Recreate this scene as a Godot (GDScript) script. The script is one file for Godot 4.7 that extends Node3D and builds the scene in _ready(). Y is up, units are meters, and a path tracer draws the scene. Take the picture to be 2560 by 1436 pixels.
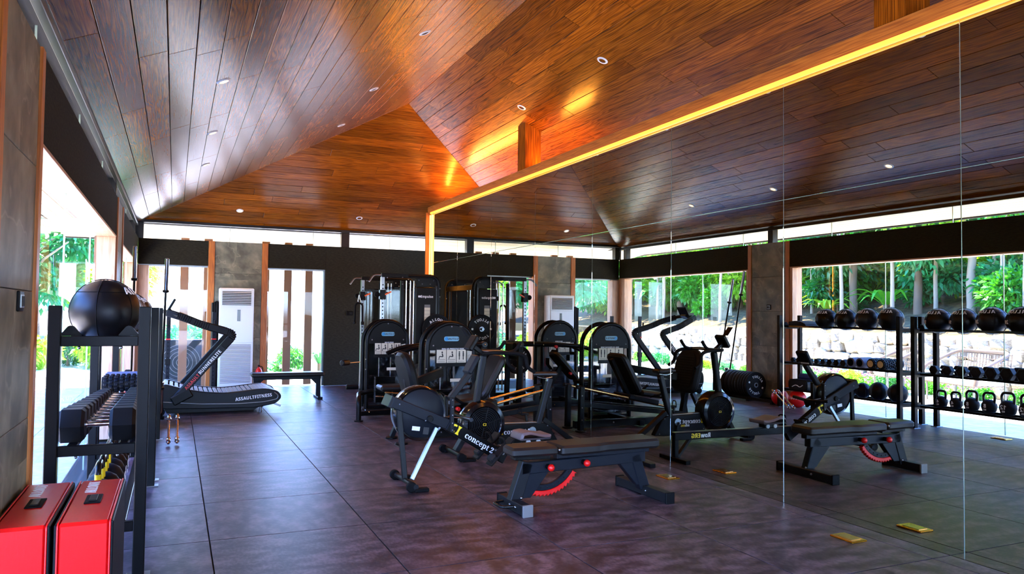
extends Node3D

# ------------------------------------------------------------------ room constants (metres)
const XL := -0.86          # inner face of the window wall on the left
const ZF := -9.77          # inner face of the far wall
const XM := 4.16           # face of the mirror
const XR := 6.83           # right wall, behind the mirror partition
const ZB := 8.6            # wall behind the camera
const LINT_LO := 2.27
const LINT_HI := 2.73
const EAVE := 3.02
const PITCH := 0.43
const RIDGE_X := 2.98
const RIDGE_Y := 4.6755
const APEX_Z := -6.0

var M := {}
var taken := {}
var bold: Font
var serif: Font

func _ready() -> void:
	setup_view()
	make_materials()
	build_structure()
	build_garden()
	build_objects()

# ------------------------------------------------------------------ camera, sky, sun, exposure
func setup_view() -> void:
	var cam := Camera3D.new()
	cam.name = "camera"
	cam.fov = 41.82
	cam.near = 0.05
	cam.far = 300.0
	var yaw := -0.4211
	var pitch := 0.0345
	var roll := 0.0112
	cam.transform = Transform3D(Basis(Vector3.UP, yaw) * Basis(Vector3.RIGHT, pitch) * Basis(Vector3.BACK, roll), Vector3(-0.2355, 1.4626, 5.1621))
	add_child(cam)
	cam.current = true
	var env := Environment.new()
	env.background_mode = Environment.BG_SKY
	var sky := Sky.new()
	var sm := ProceduralSkyMaterial.new()
	sm.sky_top_color = Color(0.28, 0.50, 0.90)
	sm.sky_horizon_color = Color(0.74, 0.85, 0.98)
	sm.ground_horizon_color = Color(0.74, 0.76, 0.76)
	sm.ground_bottom_color = Color(0.50, 0.48, 0.44)
	sm.sky_energy_multiplier = 4.6
	sm.ground_energy_multiplier = 2.0
	sky.sky_material = sm
	env.sky = sky
	env.tonemap_mode = Environment.TONE_MAPPER_LINEAR
	env.tonemap_exposure = 1.15
	env.sdfgi_enabled = true
	env.ssao_enabled = true
	env.ssil_enabled = true
	var we := WorldEnvironment.new()
	we.name = "world_environment"
	we.environment = env
	add_child(we)
	var sun := DirectionalLight3D.new()
	sun.name = "sun"
	sun.light_energy = 27.0
	sun.light_color = Color(1.0, 0.95, 0.86)
	sun.light_angular_distance = 0.6
	sun.shadow_enabled = true
	sun.look_at_from_position(Vector3.ZERO, Vector3(-0.06, -0.90, 0.20), Vector3.UP)
	add_child(sun)

# ------------------------------------------------------------------ naming and parenting
func numbered(n: String) -> String:
	if not taken.has(n):
		taken[n] = 0
		return n
	taken[n] += 1
	return "%s_%03d" % [n, taken[n]]

func tag(o: Node, label: String, category: String, group := "") -> void:
	o.set_meta("label", label)
	o.set_meta("category", category)
	if group != "":
		o.set_meta("group", group)

func thing(called: String, label: String, category: String, at := Vector3.ZERO, turn := 0.0, group := "") -> Node3D:
	var o := Node3D.new()
	o.name = numbered(called)
	add_child(o)
	o.position = at
	o.rotation.y = turn
	tag(o, label, category, group)
	return o

func solo(called: String, label: String, category: String, mesh: Mesh, mat: Material, at := Vector3.ZERO, turn := 0.0, group := "") -> MeshInstance3D:
	var o := MeshInstance3D.new()
	o.name = numbered(called)
	o.mesh = mesh
	o.material_override = mat
	add_child(o)
	o.position = at
	o.rotation.y = turn
	tag(o, label, category, group)
	return o

func struct(called: String, label: String) -> Node3D:
	var o := Node3D.new()
	o.name = numbered(called)
	add_child(o)
	o.set_meta("kind", "structure")
	o.set_meta("label", label)
	return o

func part(parent: Node, called: String, mesh: Mesh, mat: Material, xf := Transform3D.IDENTITY) -> MeshInstance3D:
	var o := MeshInstance3D.new()
	o.name = called
	o.mesh = mesh
	o.material_override = mat
	parent.add_child(o, true)
	o.transform = xf
	return o

func copy_of(o: Node3D, at: Vector3, turn := 0.0, label := "") -> Node3D:
	var base: String = o.name
	var re := RegEx.new()
	re.compile("_[0-9]{3}$")
	base = re.sub(base, "")
	var c: Node3D = o.duplicate()
	c.name = numbered(base)
	add_child(c)
	c.position = at
	c.rotation = Vector3(0, turn, 0)
	if label != "":
		c.set_meta("label", label)
	return c

func V(x: float, y: float, z: float) -> Vector3:
	return Vector3(x, y, z)

func T(x: float, y: float, z: float, b := Basis.IDENTITY) -> Transform3D:
	return Transform3D(b, Vector3(x, y, z))

func ry(deg: float) -> Basis:
	return Basis(Vector3.UP, deg_to_rad(deg))

func rx(deg: float) -> Basis:
	return Basis(Vector3.RIGHT, deg_to_rad(deg))

func rz(deg: float) -> Basis:
	return Basis(Vector3.BACK, deg_to_rad(deg))

# ------------------------------------------------------------------ mesh builder
class MB:
	var v := PackedVector3Array()
	var n := PackedVector3Array()
	var u := PackedVector2Array()
	var c := PackedColorArray()
	var use_c := false
	var col := Color.WHITE

	func tri(a: Vector3, b: Vector3, d: Vector3, na: Vector3, nb: Vector3, nd: Vector3, ua := Vector2.ZERO, ub := Vector2.ZERO, ud := Vector2.ZERO) -> void:
		if (b - a).cross(d - a).dot(na + nb + nd) > 0.0:
			v.append(a); v.append(d); v.append(b)
			n.append(na); n.append(nd); n.append(nb)
			u.append(ua); u.append(ud); u.append(ub)
		else:
			v.append(a); v.append(b); v.append(d)
			n.append(na); n.append(nb); n.append(nd)
			u.append(ua); u.append(ub); u.append(ud)
		if use_c:
			c.append(col); c.append(col); c.append(col)

	func ftri(a: Vector3, b: Vector3, d: Vector3, out: Vector3) -> void:
		var g := (b - a).cross(d - a)
		if g.length_squared() < 1e-16:
			return
		g = g.normalized()
		if g.dot(out) < 0.0:
			g = -g
		tri(a, b, d, g, g, g)

	func quad(a: Vector3, b: Vector3, d: Vector3, e: Vector3, nn: Vector3, uva := Vector2(0, 0), uvb := Vector2(1, 0), uvd := Vector2(1, 1), uve := Vector2(0, 1)) -> void:
		tri(a, b, d, nn, nn, nn, uva, uvb, uvd)
		tri(a, d, e, nn, nn, nn, uva, uvd, uve)

	func sheet(a: Vector3, b: Vector3, d: Vector3, e: Vector3, na: Vector3, nb: Vector3, nd: Vector3, ne: Vector3) -> void:
		tri(a, b, d, na, nb, nd)
		tri(a, d, e, na, nd, ne)

	# chamfered box: uv in metres, u along the longest side of each face
	func box(ctr: Vector3, size: Vector3, bs := Basis.IDENTITY, bev := 0.0, uvo := Vector2.ZERO) -> void:
		var h := size * 0.5
		bev = minf(bev, minf(h.x, minf(h.y, h.z)) * 0.9)
		var ax := [Vector3.RIGHT, Vector3.UP, Vector3.BACK]
		for k in 3:
			var i := (k + 1) % 3
			var j := (k + 2) % 3
			for s in [-1.0, 1.0]:
				var nn: Vector3 = ax[k] * s
				var o: Vector3 = ax[k] * (h[k] * s)
				var du: Vector3 = ax[i] * (h[i] - bev)
				var dv: Vector3 = ax[j] * (h[j] - bev)
				var lu: float = h[i] * 2.0
				var lv: float = h[j] * 2.0
				var ua := Vector2(0, 0)
				var ub := Vector2(lu, 0)
				var uc := Vector2(lu, lv)
				var ud := Vector2(0, lv)
				if lv > lu:
					ub = Vector2(0, lu); uc = Vector2(lv, lu); ud = Vector2(lv, 0)
				quad(ctr + bs * (o - du - dv), ctr + bs * (o + du - dv), ctr + bs * (o + du + dv), ctr + bs * (o - du + dv), bs * nn, ua + uvo, ub + uvo, uc + uvo, ud + uvo)
		if bev > 0.0:
			for k in 3:
				var i := (k + 1) % 3
				var j := (k + 2) % 3
				for s in [-1.0, 1.0]:
					for t in [-1.0, 1.0]:
						var nn: Vector3 = (ax[i] * s + ax[j] * t).normalized()
						var e1: Vector3 = ax[i] * (h[i] * s) + ax[j] * ((h[j] - bev) * t)
						var e2: Vector3 = ax[i] * ((h[i] - bev) * s) + ax[j] * (h[j] * t)
						var l: Vector3 = ax[k] * (h[k] - bev)
						quad(ctr + bs * (e1 - l), ctr + bs * (e1 + l), ctr + bs * (e2 + l), ctr + bs * (e2 - l), bs * nn, uvo, uvo + Vector2(h[k] * 2.0, 0), uvo + Vector2(h[k] * 2.0, bev), uvo + Vector2(0, bev))
			for sx in [-1.0, 1.0]:
				for sy in [-1.0, 1.0]:
					for sz in [-1.0, 1.0]:
						var q := Vector3(sx, sy, sz)
						var a := Vector3(h.x * sx, (h.y - bev) * sy, (h.z - bev) * sz)
						var b := Vector3((h.x - bev) * sx, h.y * sy, (h.z - bev) * sz)
						var d := Vector3((h.x - bev) * sx, (h.y - bev) * sy, h.z * sz)
						var nn := (bs * q).normalized()
						tri(ctr + bs * a, ctr + bs * b, ctr + bs * d, nn, nn, nn, uvo, uvo, uvo)

	# rectangular bar from a to b; w across, h along "up"
	func bar(a: Vector3, b: Vector3, w: float, h: float, up := Vector3.UP, bev := 0.004) -> void:
		var d := b - a
		var l := d.length()
		var z := d / l
		if absf(z.dot(up)) > 0.98:
			up = Vector3.RIGHT
		var x := up.cross(z).normalized()
		var y := z.cross(x)
		box((a + b) * 0.5, Vector3(w, h, l), Basis(x, y, z), bev)

	# round tube through points
	func tube(pts: Array, r: float, sides := 10, loop := false, caps := true, r_end := -1.0) -> void:
		var cnt := pts.size()
		var rings := []
		var nrm := []
		var t0: Vector3 = (pts[1] - pts[0]).normalized()
		var ref := Vector3.UP if absf(t0.y) < 0.9 else Vector3.RIGHT
		var x := ref.cross(t0).normalized()
		for i in cnt:
			var pa: Vector3 = pts[(i - 1 + cnt) % cnt] if (loop or i > 0) else pts[i]
			var pb: Vector3 = pts[(i + 1) % cnt] if (loop or i < cnt - 1) else pts[i]
			var t := (pb - pa).normalized()
			x = (x - t * x.dot(t)).normalized()
			var y := t.cross(x)
			var rr := r
			if r_end >= 0.0:
				rr = lerpf(r, r_end, float(i) / (cnt - 1))
			var ring := PackedVector3Array()
			var rn := PackedVector3Array()
			for k in sides:
				var a := TAU * k / sides
				var dd := x * cos(a) + y * sin(a)
				ring.append(pts[i] + dd * rr)
				rn.append(dd)
			rings.append(ring)
			nrm.append(rn)
		var last := cnt if loop else cnt - 1
		for i in last:
			var j := (i + 1) % cnt
			for k in sides:
				var m := (k + 1) % sides
				sheet(rings[i][k], rings[i][m], rings[j][m], rings[j][k], nrm[i][k], nrm[i][m], nrm[j][m], nrm[j][k])
		if caps and not loop:
			for e in [0, cnt - 1]:
				var t: Vector3 = (pts[0] - pts[1]).normalized() if e == 0 else (pts[cnt - 1] - pts[cnt - 2]).normalized()
				for k in sides:
					tri(pts[e], rings[e][k], rings[e][(k + 1) % sides], t, t, t)

	# profile of (radius, y) turned about y of the transform
	func lathe(prof: Array, segs := 24, xf := Transform3D.IDENTITY, hard := 0.75) -> void:
		var m := prof.size()
		var en := []
		for i in m - 1:
			var d: Vector2 = prof[i + 1] - prof[i]
			en.append(Vector2(d.y, -d.x).normalized())
		for i in m - 1:
			var na: Vector2 = en[i]
			var nb: Vector2 = en[i]
			if i > 0 and en[i].dot(en[i - 1]) > hard:
				na = (en[i] + en[i - 1]).normalized()
			if i < m - 2 and en[i].dot(en[i + 1]) > hard:
				nb = (en[i] + en[i + 1]).normalized()
			var p: Vector2 = prof[i]
			var q: Vector2 = prof[i + 1]
			for k in segs:
				var a := TAU * k / segs
				var b := TAU * (k + 1) / segs
				var ca := Vector3(cos(a), 0, sin(a))
				var cb := Vector3(cos(b), 0, sin(b))
				var yy := Vector3.UP
				var bs := xf.basis
				sheet(xf * (ca * p.x + yy * p.y), xf * (cb * p.x + yy * p.y), xf * (cb * q.x + yy * q.y), xf * (ca * q.x + yy * q.y),
					bs * (ca * na.x + yy * na.y), bs * (cb * na.x + yy * na.y), bs * (cb * nb.x + yy * nb.y), bs * (ca * nb.x + yy * nb.y))

	func cyl(a: Vector3, b: Vector3, r: float, sides := 16, bev := 0.0) -> void:
		var d := b - a
		var l := d.length()
		var y := d / l
		var ref := Vector3.RIGHT if absf(y.x) < 0.9 else Vector3.UP
		var x := ref.cross(y).normalized()
		var xf := Transform3D(Basis(x, y, x.cross(y)), a)
		if bev > 0.0:
			lathe([Vector2(0, 0), Vector2(r - bev, 0), Vector2(r, bev), Vector2(r, l - bev), Vector2(r - bev, l), Vector2(0, l)], sides, xf)
		else:
			lathe([Vector2(0, 0), Vector2(r, 0), Vector2(r, l), Vector2(0, l)], sides, xf)

	# polygon in the xy plane of xf, thickness along its z, with an optional bevel
	func prism(poly: PackedVector2Array, depth: float, xf := Transform3D.IDENTITY, bev := 0.0, smooth := 0.8) -> void:
		if Geometry2D.is_polygon_clockwise(poly):
			poly = poly.duplicate()
			poly.reverse()
		var cnt := poly.size()
		var en := PackedVector2Array()
		for i in cnt:
			var d := (poly[(i + 1) % cnt] - poly[i]).normalized()
			en.append(Vector2(d.y, -d.x))
		var inner := poly.duplicate()
		if bev > 0.0:
			for i in cnt:
				var a := en[(i - 1 + cnt) % cnt]
				var b := en[i]
				var m := (a + b)
				var k := maxf(m.length_squared() * 0.5, 0.3)
				inner[i] = poly[i] - m * (bev / k)
		var idx := Geometry2D.triangulate_polygon(inner)
		var hz := depth * 0.5
		for s in [-1.0, 1.0]:
			var nn: Vector3 = xf.basis * Vector3(0, 0, s)
			for t in range(0, idx.size(), 3):
				var p := []
				for k in 3:
					var q := inner[idx[t + k]]
					p.append(q)
				tri(xf * Vector3(p[0].x, p[0].y, hz * s), xf * Vector3(p[1].x, p[1].y, hz * s), xf * Vector3(p[2].x, p[2].y, hz * s), nn, nn, nn, p[0], p[1], p[2])
		var zz := hz - bev
		for i in cnt:
			var j := (i + 1) % cnt
			var na := en[i]
			var nb := en[i]
			if en[i].dot(en[(i - 1 + cnt) % cnt]) > smooth:
				na = (en[i] + en[(i - 1 + cnt) % cnt]).normalized()
			if en[i].dot(en[j]) > smooth:
				nb = (en[i] + en[j]).normalized()
			var ma := xf.basis * Vector3(na.x, na.y, 0)
			var mb := xf.basis * Vector3(nb.x, nb.y, 0)
			sheet(xf * Vector3(poly[i].x, poly[i].y, -zz), xf * Vector3(poly[j].x, poly[j].y, -zz), xf * Vector3(poly[j].x, poly[j].y, zz), xf * Vector3(poly[i].x, poly[i].y, zz), ma, mb, mb, ma)
			if bev > 0.0:
				for s in [-1.0, 1.0]:
					var oa := (xf.basis * Vector3(na.x, na.y, s)).normalized()
					var ob := (xf.basis * Vector3(nb.x, nb.y, s)).normalized()
					sheet(xf * Vector3(poly[i].x, poly[i].y, zz * s), xf * Vector3(poly[j].x, poly[j].y, zz * s), xf * Vector3(inner[j].x, inner[j].y, hz * s), xf * Vector3(inner[i].x, inner[i].y, hz * s), oa, ob, ob, oa)

	func ball(ctr: Vector3, r: float, seg := 20, rings := 12, sc := Vector3.ONE) -> void:
		for i in rings:
			for k in seg:
				var p := []
				for q in [[i, k], [i, k + 1], [i + 1, k + 1], [i + 1, k]]:
					var th: float = PI * q[0] / rings
					var ph: float = TAU * q[1] / seg
					p.append(Vector3(sin(th) * cos(ph), cos(th), sin(th) * sin(ph)))
				var isc := Vector3(1.0 / sc.x, 1.0 / sc.y, 1.0 / sc.z)
				sheet(ctr + p[0] * sc * r, ctr + p[1] * sc * r, ctr + p[2] * sc * r, ctr + p[3] * sc * r,
					(p[0] * isc).normalized(), (p[1] * isc).normalized(), (p[2] * isc).normalized(), (p[3] * isc).normalized())

	func mesh() -> ArrayMesh:
		var a := []
		a.resize(Mesh.ARRAY_MAX)
		a[Mesh.ARRAY_VERTEX] = v
		a[Mesh.ARRAY_NORMAL] = n
		a[Mesh.ARRAY_TEX_UV] = u
		if use_c:
			a[Mesh.ARRAY_COLOR] = c
		var m := ArrayMesh.new()
		m.add_surface_from_arrays(Mesh.PRIMITIVE_TRIANGLES, a)
		return m

func mbox(size: Vector3, bev := 0.004, ctr := Vector3.ZERO, bs := Basis.IDENTITY) -> ArrayMesh:
	var b := MB.new()
	b.box(ctr, size, bs, bev)
	return b.mesh()

func mbar(a: Vector3, b: Vector3, w: float, h: float, up := Vector3.UP, bev := 0.004) -> ArrayMesh:
	var m := MB.new()
	m.bar(a, b, w, h, up, bev)
	return m.mesh()

func mtube(pts: Array, r: float, sides := 10, loop := false) -> ArrayMesh:
	var m := MB.new()
	m.tube(pts, r, sides, loop)
	return m.mesh()

func mcyl(a: Vector3, b: Vector3, r: float, sides := 16, bev := 0.0) -> ArrayMesh:
	var m := MB.new()
	m.cyl(a, b, r, sides, bev)
	return m.mesh()

func mlathe(prof: Array, segs := 24, xf := Transform3D.IDENTITY) -> ArrayMesh:
	var m := MB.new()
	m.lathe(prof, segs, xf)
	return m.mesh()

func mprism(poly: PackedVector2Array, depth: float, xf := Transform3D.IDENTITY, bev := 0.0) -> ArrayMesh:
	var m := MB.new()
	m.prism(poly, depth, xf, bev)
	return m.mesh()

# smooth path through corner points, each corner rounded by radius r
func rounded(pts: Array, r: float, steps := 5, loop := false) -> Array:
	var out := []
	var cnt := pts.size()
	for i in cnt:
		if not loop and (i == 0 or i == cnt - 1):
			out.append(pts[i])
			continue
		var p: Vector3 = pts[i]
		var a: Vector3 = pts[(i - 1 + cnt) % cnt]
		var b: Vector3 = pts[(i + 1) % cnt]
		var da := (a - p)
		var db := (b - p)
		var ra := minf(r, minf(da.length(), db.length()) * 0.48)
		var s := p + da.normalized() * ra
		var e := p + db.normalized() * ra
		for k in steps + 1:
			var t := float(k) / steps
			out.append(s.lerp(p, t).lerp(p.lerp(e, t), t))
	return out

func rounded2(pts: Array, r: float, steps := 5) -> PackedVector2Array:
	var p3 := []
	for p in pts:
		p3.append(Vector3(p.x, p.y, 0))
	var o := PackedVector2Array()
	for p in rounded(p3, r, steps, true):
		o.append(Vector2(p.x, p.y))
	return o

func rrect(w: float, h: float, r: float, steps := 4) -> PackedVector2Array:
	return rounded2([Vector2(-w / 2, -h / 2), Vector2(w / 2, -h / 2), Vector2(w / 2, h / 2), Vector2(-w / 2, h / 2)], r, steps)

func arc2(c: Vector2, r: float, a0: float, a1: float, steps: int) -> Array:
	var o := []
	for k in steps + 1:
		var a := deg_to_rad(lerpf(a0, a1, float(k) / steps))
		o.append(c + Vector2(cos(a), sin(a)) * r)
	return o

# ------------------------------------------------------------------ lettering (flat print given a hair of thickness)
func letters(text: String, em: float, font: Font = null, spacing := 0.0) -> ArrayMesh:
	var t := TextMesh.new()
	t.text = text
	t.font = font if font else bold
	t.font_size = 40
	t.pixel_size = em / 40.0
	t.depth = 0.002
	t.curve_step = 2.0
	var st := SurfaceTool.new()
	st.append_from(t, 0, Transform3D.IDENTITY)
	return st.commit()

# letters set round a circle (in xy, facing +z); centre angle in degrees, inside = feet toward the centre
func arc_letters(st: SurfaceTool, text: String, em: float, r: float, mid_deg: float, step_deg: float, z := 0.0) -> void:
	for i in text.length():
		var t := TextMesh.new()
		t.text = text[i]
		t.font = bold
		t.font_size = 40
		t.pixel_size = em / 40.0
		t.depth = 0.002
		t.curve_step = 2.0
		var a := mid_deg - (i - (text.length() - 1) * 0.5) * step_deg
		var rad := deg_to_rad(a)
		st.append_from(t, 0, Transform3D(Basis(Vector3.BACK, rad - PI / 2), Vector3(cos(rad) * r, sin(rad) * r, z)))

# letters on a sphere about y: lat in degrees, lon 0 = +x side
func ball_letters(st: SurfaceTool, text: String, em: float, r: float, lat: float, lon: float, step_deg: float) -> void:
	for i in text.length():
		if text[i] == " ":
			continue
		var t := TextMesh.new()
		t.text = text[i]
		t.font = bold
		t.font_size = 40
		t.pixel_size = em / 40.0
		t.depth = 0.003
		t.curve_step = 2.0
		var lo := deg_to_rad(lon - (i - (text.length() - 1) * 0.5) * step_deg)
		var la := deg_to_rad(lat)
		var out := Vector3(cos(la) * cos(lo), sin(la), cos(la) * sin(lo))
		var right := Vector3(sin(lo), 0, -cos(lo))
		var up := out.cross(right)
		st.append_from(t, 0, Transform3D(Basis(right, up, out), out * (r + 0.001)))

# ------------------------------------------------------------------ materials
func sm(color: Color, rough: float, metal := 0.0, spec := 0.5) -> StandardMaterial3D:
	var m := StandardMaterial3D.new()
	m.albedo_color = color
	m.roughness = rough
	m.metallic = metal
	m.metallic_specular = spec
	return m

func tex(img: Image) -> ImageTexture:
	img.generate_mipmaps()
	return ImageTexture.create_from_image(img)

# wood: u along the grain (about one metre across the picture), v across
func wood_image(dark: Color, mid: Color, light: Color, sd: int, w := 1024, h := 512, rings := 16.0) -> Image:
	var warp := FastNoiseLite.new()
	warp.seed = sd
	warp.frequency = 1.0
	warp.noise_type = FastNoiseLite.TYPE_SIMPLEX_SMOOTH
	warp.fractal_octaves = 3
	var fine := FastNoiseLite.new()
	fine.seed = sd + 7
	fine.frequency = 1.0
	fine.fractal_octaves = 2
	var img := Image.create(w, h, false, Image.FORMAT_RGB8)
	for y in h:
		for x in w:
			var u := float(x) / w
			var vv := float(y) / h
			# closed in u by blending two samples
			var k := clampf((u - 0.8) / 0.2, 0.0, 1.0)
			var a := warp.get_noise_2d(u * 0.7, vv * 9.0)
			var b := warp.get_noise_2d((u - 1.0) * 0.7, vv * 9.0)
			var wv := lerpf(a, b, k)
			var f := fine.get_noise_2d(u * 1.3, vv * 190.0) * (1.0 - k) + fine.get_noise_2d((u - 1.0) * 1.3, vv * 190.0) * k
			var ring := 0.5 + 0.5 * sin((vv * rings + wv * 1.9) * TAU)
			var t := clampf(0.30 * ring + 0.33 + f * 0.52 + wv * 0.15, 0.0, 1.0)
			var c := dark.lerp(mid, clampf(t * 2.0, 0.0, 1.0)).lerp(light, clampf(t * 2.0 - 1.0, 0.0, 1.0))
			img.set_pixel(x, y, c)
	return img

func mottled(c0: Color, c1: Color, sd: int, size: int, f1: float, f2: float, speck: float, stretch := 1.0, bias := 0.5) -> Image:
	var a := FastNoiseLite.new()
	a.seed = sd
	a.frequency = f1
	a.fractal_octaves = 5
	var b := FastNoiseLite.new()
	b.seed = sd + 3
	b.frequency = f2
	b.fractal_octaves = 2
	var rng := RandomNumberGenerator.new()
	rng.seed = sd
	var img := Image.create(size, size, false, Image.FORMAT_RGB8)
	for y in size:
		for x in size:
			var q := a.get_noise_2d(x * stretch, y) * 0.9 + b.get_noise_2d(x, y * stretch) * 0.35 + bias + rng.randf_range(-speck, speck)
			img.set_pixel(x, y, c0.lerp(c1, clampf(q, 0.0, 1.0)))
	return img

# slate: cloudy ground with long diagonal veins
func slate_image(c0: Color, c1: Color, vein: Color, sd: int, size := 512) -> Image:
	var a := FastNoiseLite.new()
	a.seed = sd
	a.frequency = 0.006
	a.fractal_octaves = 5
	var b := FastNoiseLite.new()
	b.seed = sd + 11
	b.frequency = 0.004
	b.fractal_octaves = 4
	var img := Image.create(size, size, false, Image.FORMAT_RGB8)
	for y in size:
		for x in size:
			var p := Vector2(x + y * 0.9, (y - x * 0.9) * 0.28)
			var q := clampf(0.5 + a.get_noise_2d(p.y * 2.2, p.x * 0.8) * 0.95, 0.0, 1.0)
			var r := absf(b.get_noise_2d(p.y * 1.6, p.x * 0.5 + 300.0))
			var c := c0.lerp(c1, q)
			c = c.lerp(vein, clampf(1.0 - r * 22.0, 0.0, 1.0) * 0.35)
			img.set_pixel(x, y, c)
	return img

func normal_from(img: Image, k: float) -> ImageTexture:
	var g: Image = img.duplicate()
	g.convert(Image.FORMAT_RGBA8)
	g.bump_map_to_normal_map(k)
	return tex(g)

func make_materials() -> void:
	var sf := SystemFont.new()
	sf.font_names = PackedStringArray(["Droid Sans"])
	sf.font_weight = 700
	bold = sf
	var sr := SystemFont.new()
	sr.font_names = PackedStringArray(["Droid Serif"])
	sr.font_weight = 700
	serif = sr
	# lacquered ceiling boards
	var wi := wood_image(Color(0.23, 0.112, 0.020), Color(0.45, 0.240, 0.045), Color(0.60, 0.355, 0.085), 5, 1024, 1024, 30.0)
	var wt := tex(wi)
	var tones := [Color(1, 1, 1), Color(0.86, 0.84, 0.82), Color(1.1, 1.06, 1.0), Color(0.94, 0.9, 0.88)]
	for k in 4:
		var m := sm(tones[k], 0.26, 0.0, 0.28)
		m.albedo_texture = wt
		m.normal_enabled = true
		m.normal_texture = M["wood_n"] if M.has("wood_n") else normal_from(wi, 3.0)
		M["wood_n"] = m.normal_texture
		m.normal_scale = 0.07
		M["ceil%d" % k] = m
	var oi := wood_image(Color(0.50, 0.25, 0.06), Color(0.70, 0.40, 0.13), Color(0.80, 0.52, 0.21), 21, 512, 256, 9.0)
	M.oak = sm(Color(1, 1, 1), 0.45)
	M.oak.albedo_texture = tex(oi)
	var pi_ := wood_image(Color(0.60, 0.45, 0.33), Color(0.72, 0.56, 0.43), Color(0.80, 0.66, 0.53), 33, 512, 256, 7.0)
	M.pale_wood = sm(Color(1, 1, 1), 0.5)
	M.pale_wood.albedo_texture = tex(pi_)
	var so := wood_image(Color(0.74, 0.60, 0.42), Color(0.88, 0.77, 0.60), Color(0.93, 0.85, 0.70), 41, 512, 256, 6.0)
	M.soffit = sm(Color(1, 1, 1), 0.5)
	M.soffit.albedo_texture = tex(so)
	# stone cladding
	M.slate = []
	for k in 3:
		var si := slate_image(Color(0.32, 0.325, 0.27), Color(0.52, 0.51, 0.425), Color(0.68, 0.65, 0.55), 60 + k * 9)
		var m := sm(Color(1, 1, 1), 0.55)
		m.albedo_texture = tex(si)
		m.normal_enabled = true
		m.normal_texture = normal_from(si, 3.0)
		m.normal_scale = 0.4
		M.slate.append(m)
	# charcoal woven wall covering
	var wl := mottled(Color(0.125, 0.12, 0.095), Color(0.18, 0.172, 0.135), 90, 256, 0.12, 0.3, 0.16, 0.25)
	M.wall = sm(Color(1, 1, 1), 0.85, 0.0, 0.22)
	M.wall.albedo_texture = tex(wl)
	M.wall.uv1_triplanar = true
	M.wall.uv1_world_triplanar = true
	M.wall.uv1_scale = Vector3(1.6, 1.6, 1.6)
	# rubber floor tiles
	M.rubber = []
	for k in 4:
		var ri := mottled(Color(0.14, 0.12, 0.13), Color(0.40, 0.345, 0.365), 120 + k * 5, 512, 0.012, 0.07, 0.20, 0.55, 0.44)
		var m := sm([Color(1, 1, 1), Color(0.93, 0.93, 0.95), Color(1.05, 1.03, 1.02), Color(0.97, 0.95, 0.95)][k], 0.42, 0.0, 0.40)
		m.albedo_texture = tex(ri)
		m.normal_enabled = true
		m.normal_texture = normal_from(ri, 2.0)
		m.normal_scale = 0.25
		M.rubber.append(m)
	M.joint = sm(Color(0.05, 0.045, 0.05), 0.8)
	M.mirror = sm(Color(0.74, 0.755, 0.71), 0.0, 1.0)
	M.edge = sm(Color(0.62, 0.70, 0.64), 0.25, 0.6)
	var gl := sm(Color(0.86, 0.95, 0.93, 0.06), 0.0)
	gl.transparency = BaseMaterial3D.TRANSPARENCY_ALPHA
	M.glass = gl
	var ac := sm(Color(0.03, 0.035, 0.03, 0.42), 0.03)
	ac.transparency = BaseMaterial3D.TRANSPARENCY_ALPHA
	M.acrylic = ac
	M.black = sm(Color(0.035, 0.035, 0.037), 0.34, 0.0, 0.25)
	M.black_gloss = sm(Color(0.03, 0.03, 0.034), 0.16)
	M.charcoal = sm(Color(0.09, 0.093, 0.10), 0.42, 0.0, 0.28)
	M.navy = sm(Color(0.06, 0.072, 0.098), 0.42, 0.0, 0.28)
	M.steel_dark = sm(Color(0.06, 0.065, 0.07), 0.3, 0.4)
	M.plastic = sm(Color(0.045, 0.044, 0.045), 0.5, 0.0, 0.28)
	M.rubber_black = sm(Color(0.045, 0.047, 0.053), 0.62, 0.0, 0.3)
	M.rubber_wheel = sm(Color(0.03, 0.03, 0.032), 0.7, 0.0, 0.25)
	var vi := mottled(Color(0.84, 0.84, 0.84), Color(1, 1, 1), 210, 256, 0.25, 0.5, 0.25)
	M.vinyl = sm(Color(0.09, 0.078, 0.074), 0.40, 0.0, 0.36)
	M.vinyl.normal_enabled = true
	M.vinyl.normal_texture = normal_from(vi, 2.0)
	M.vinyl.normal_scale = 0.2
	M.vinyl.uv1_triplanar = true
	M.vinyl.uv1_scale = Vector3(6, 6, 6)
	M.leather = sm(Color(0.05, 0.05, 0.056), 0.4, 0.0, 0.34)
	M.chrome = sm(Color(0.86, 0.86, 0.87), 0.14, 1.0)
	M.steel = sm(Color(0.55, 0.56, 0.58), 0.28, 1.0)
	M.alu = sm(Color(0.62, 0.66, 0.68), 0.32, 0.9)
	M.brass = sm(Color(0.86, 0.62, 0.18), 0.26, 1.0)
	M.gold = sm(Color(0.75, 0.60, 0.40), 0.25, 1.0)
	M.red = sm(Color(0.80, 0.03, 0.025), 0.4)
	var rv := mottled(Color(0.8, 0.8, 0.8), Color(1, 1, 1), 230, 256, 0.02, 0.08, 0.06, 4.0)
	M.red_vinyl = sm(Color(0.72, 0.02, 0.022), 0.38, 0.0, 0.3)
	M.red_vinyl.normal_enabled = true
	M.red_vinyl.normal_texture = normal_from(rv, 5.0)
	M.red_vinyl.normal_scale = 0.12
	M.red_vinyl.uv1_triplanar = true
	M.red_vinyl.uv1_scale = Vector3(2.2, 2.2, 2.2)
	M.yellow = sm(Color(0.93, 0.80, 0.03), 0.45)
	M.orange = sm(Color(0.85, 0.33, 0.04), 0.45)
	M.cyan = sm(Color(0.10, 0.52, 0.74), 0.4)
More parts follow.
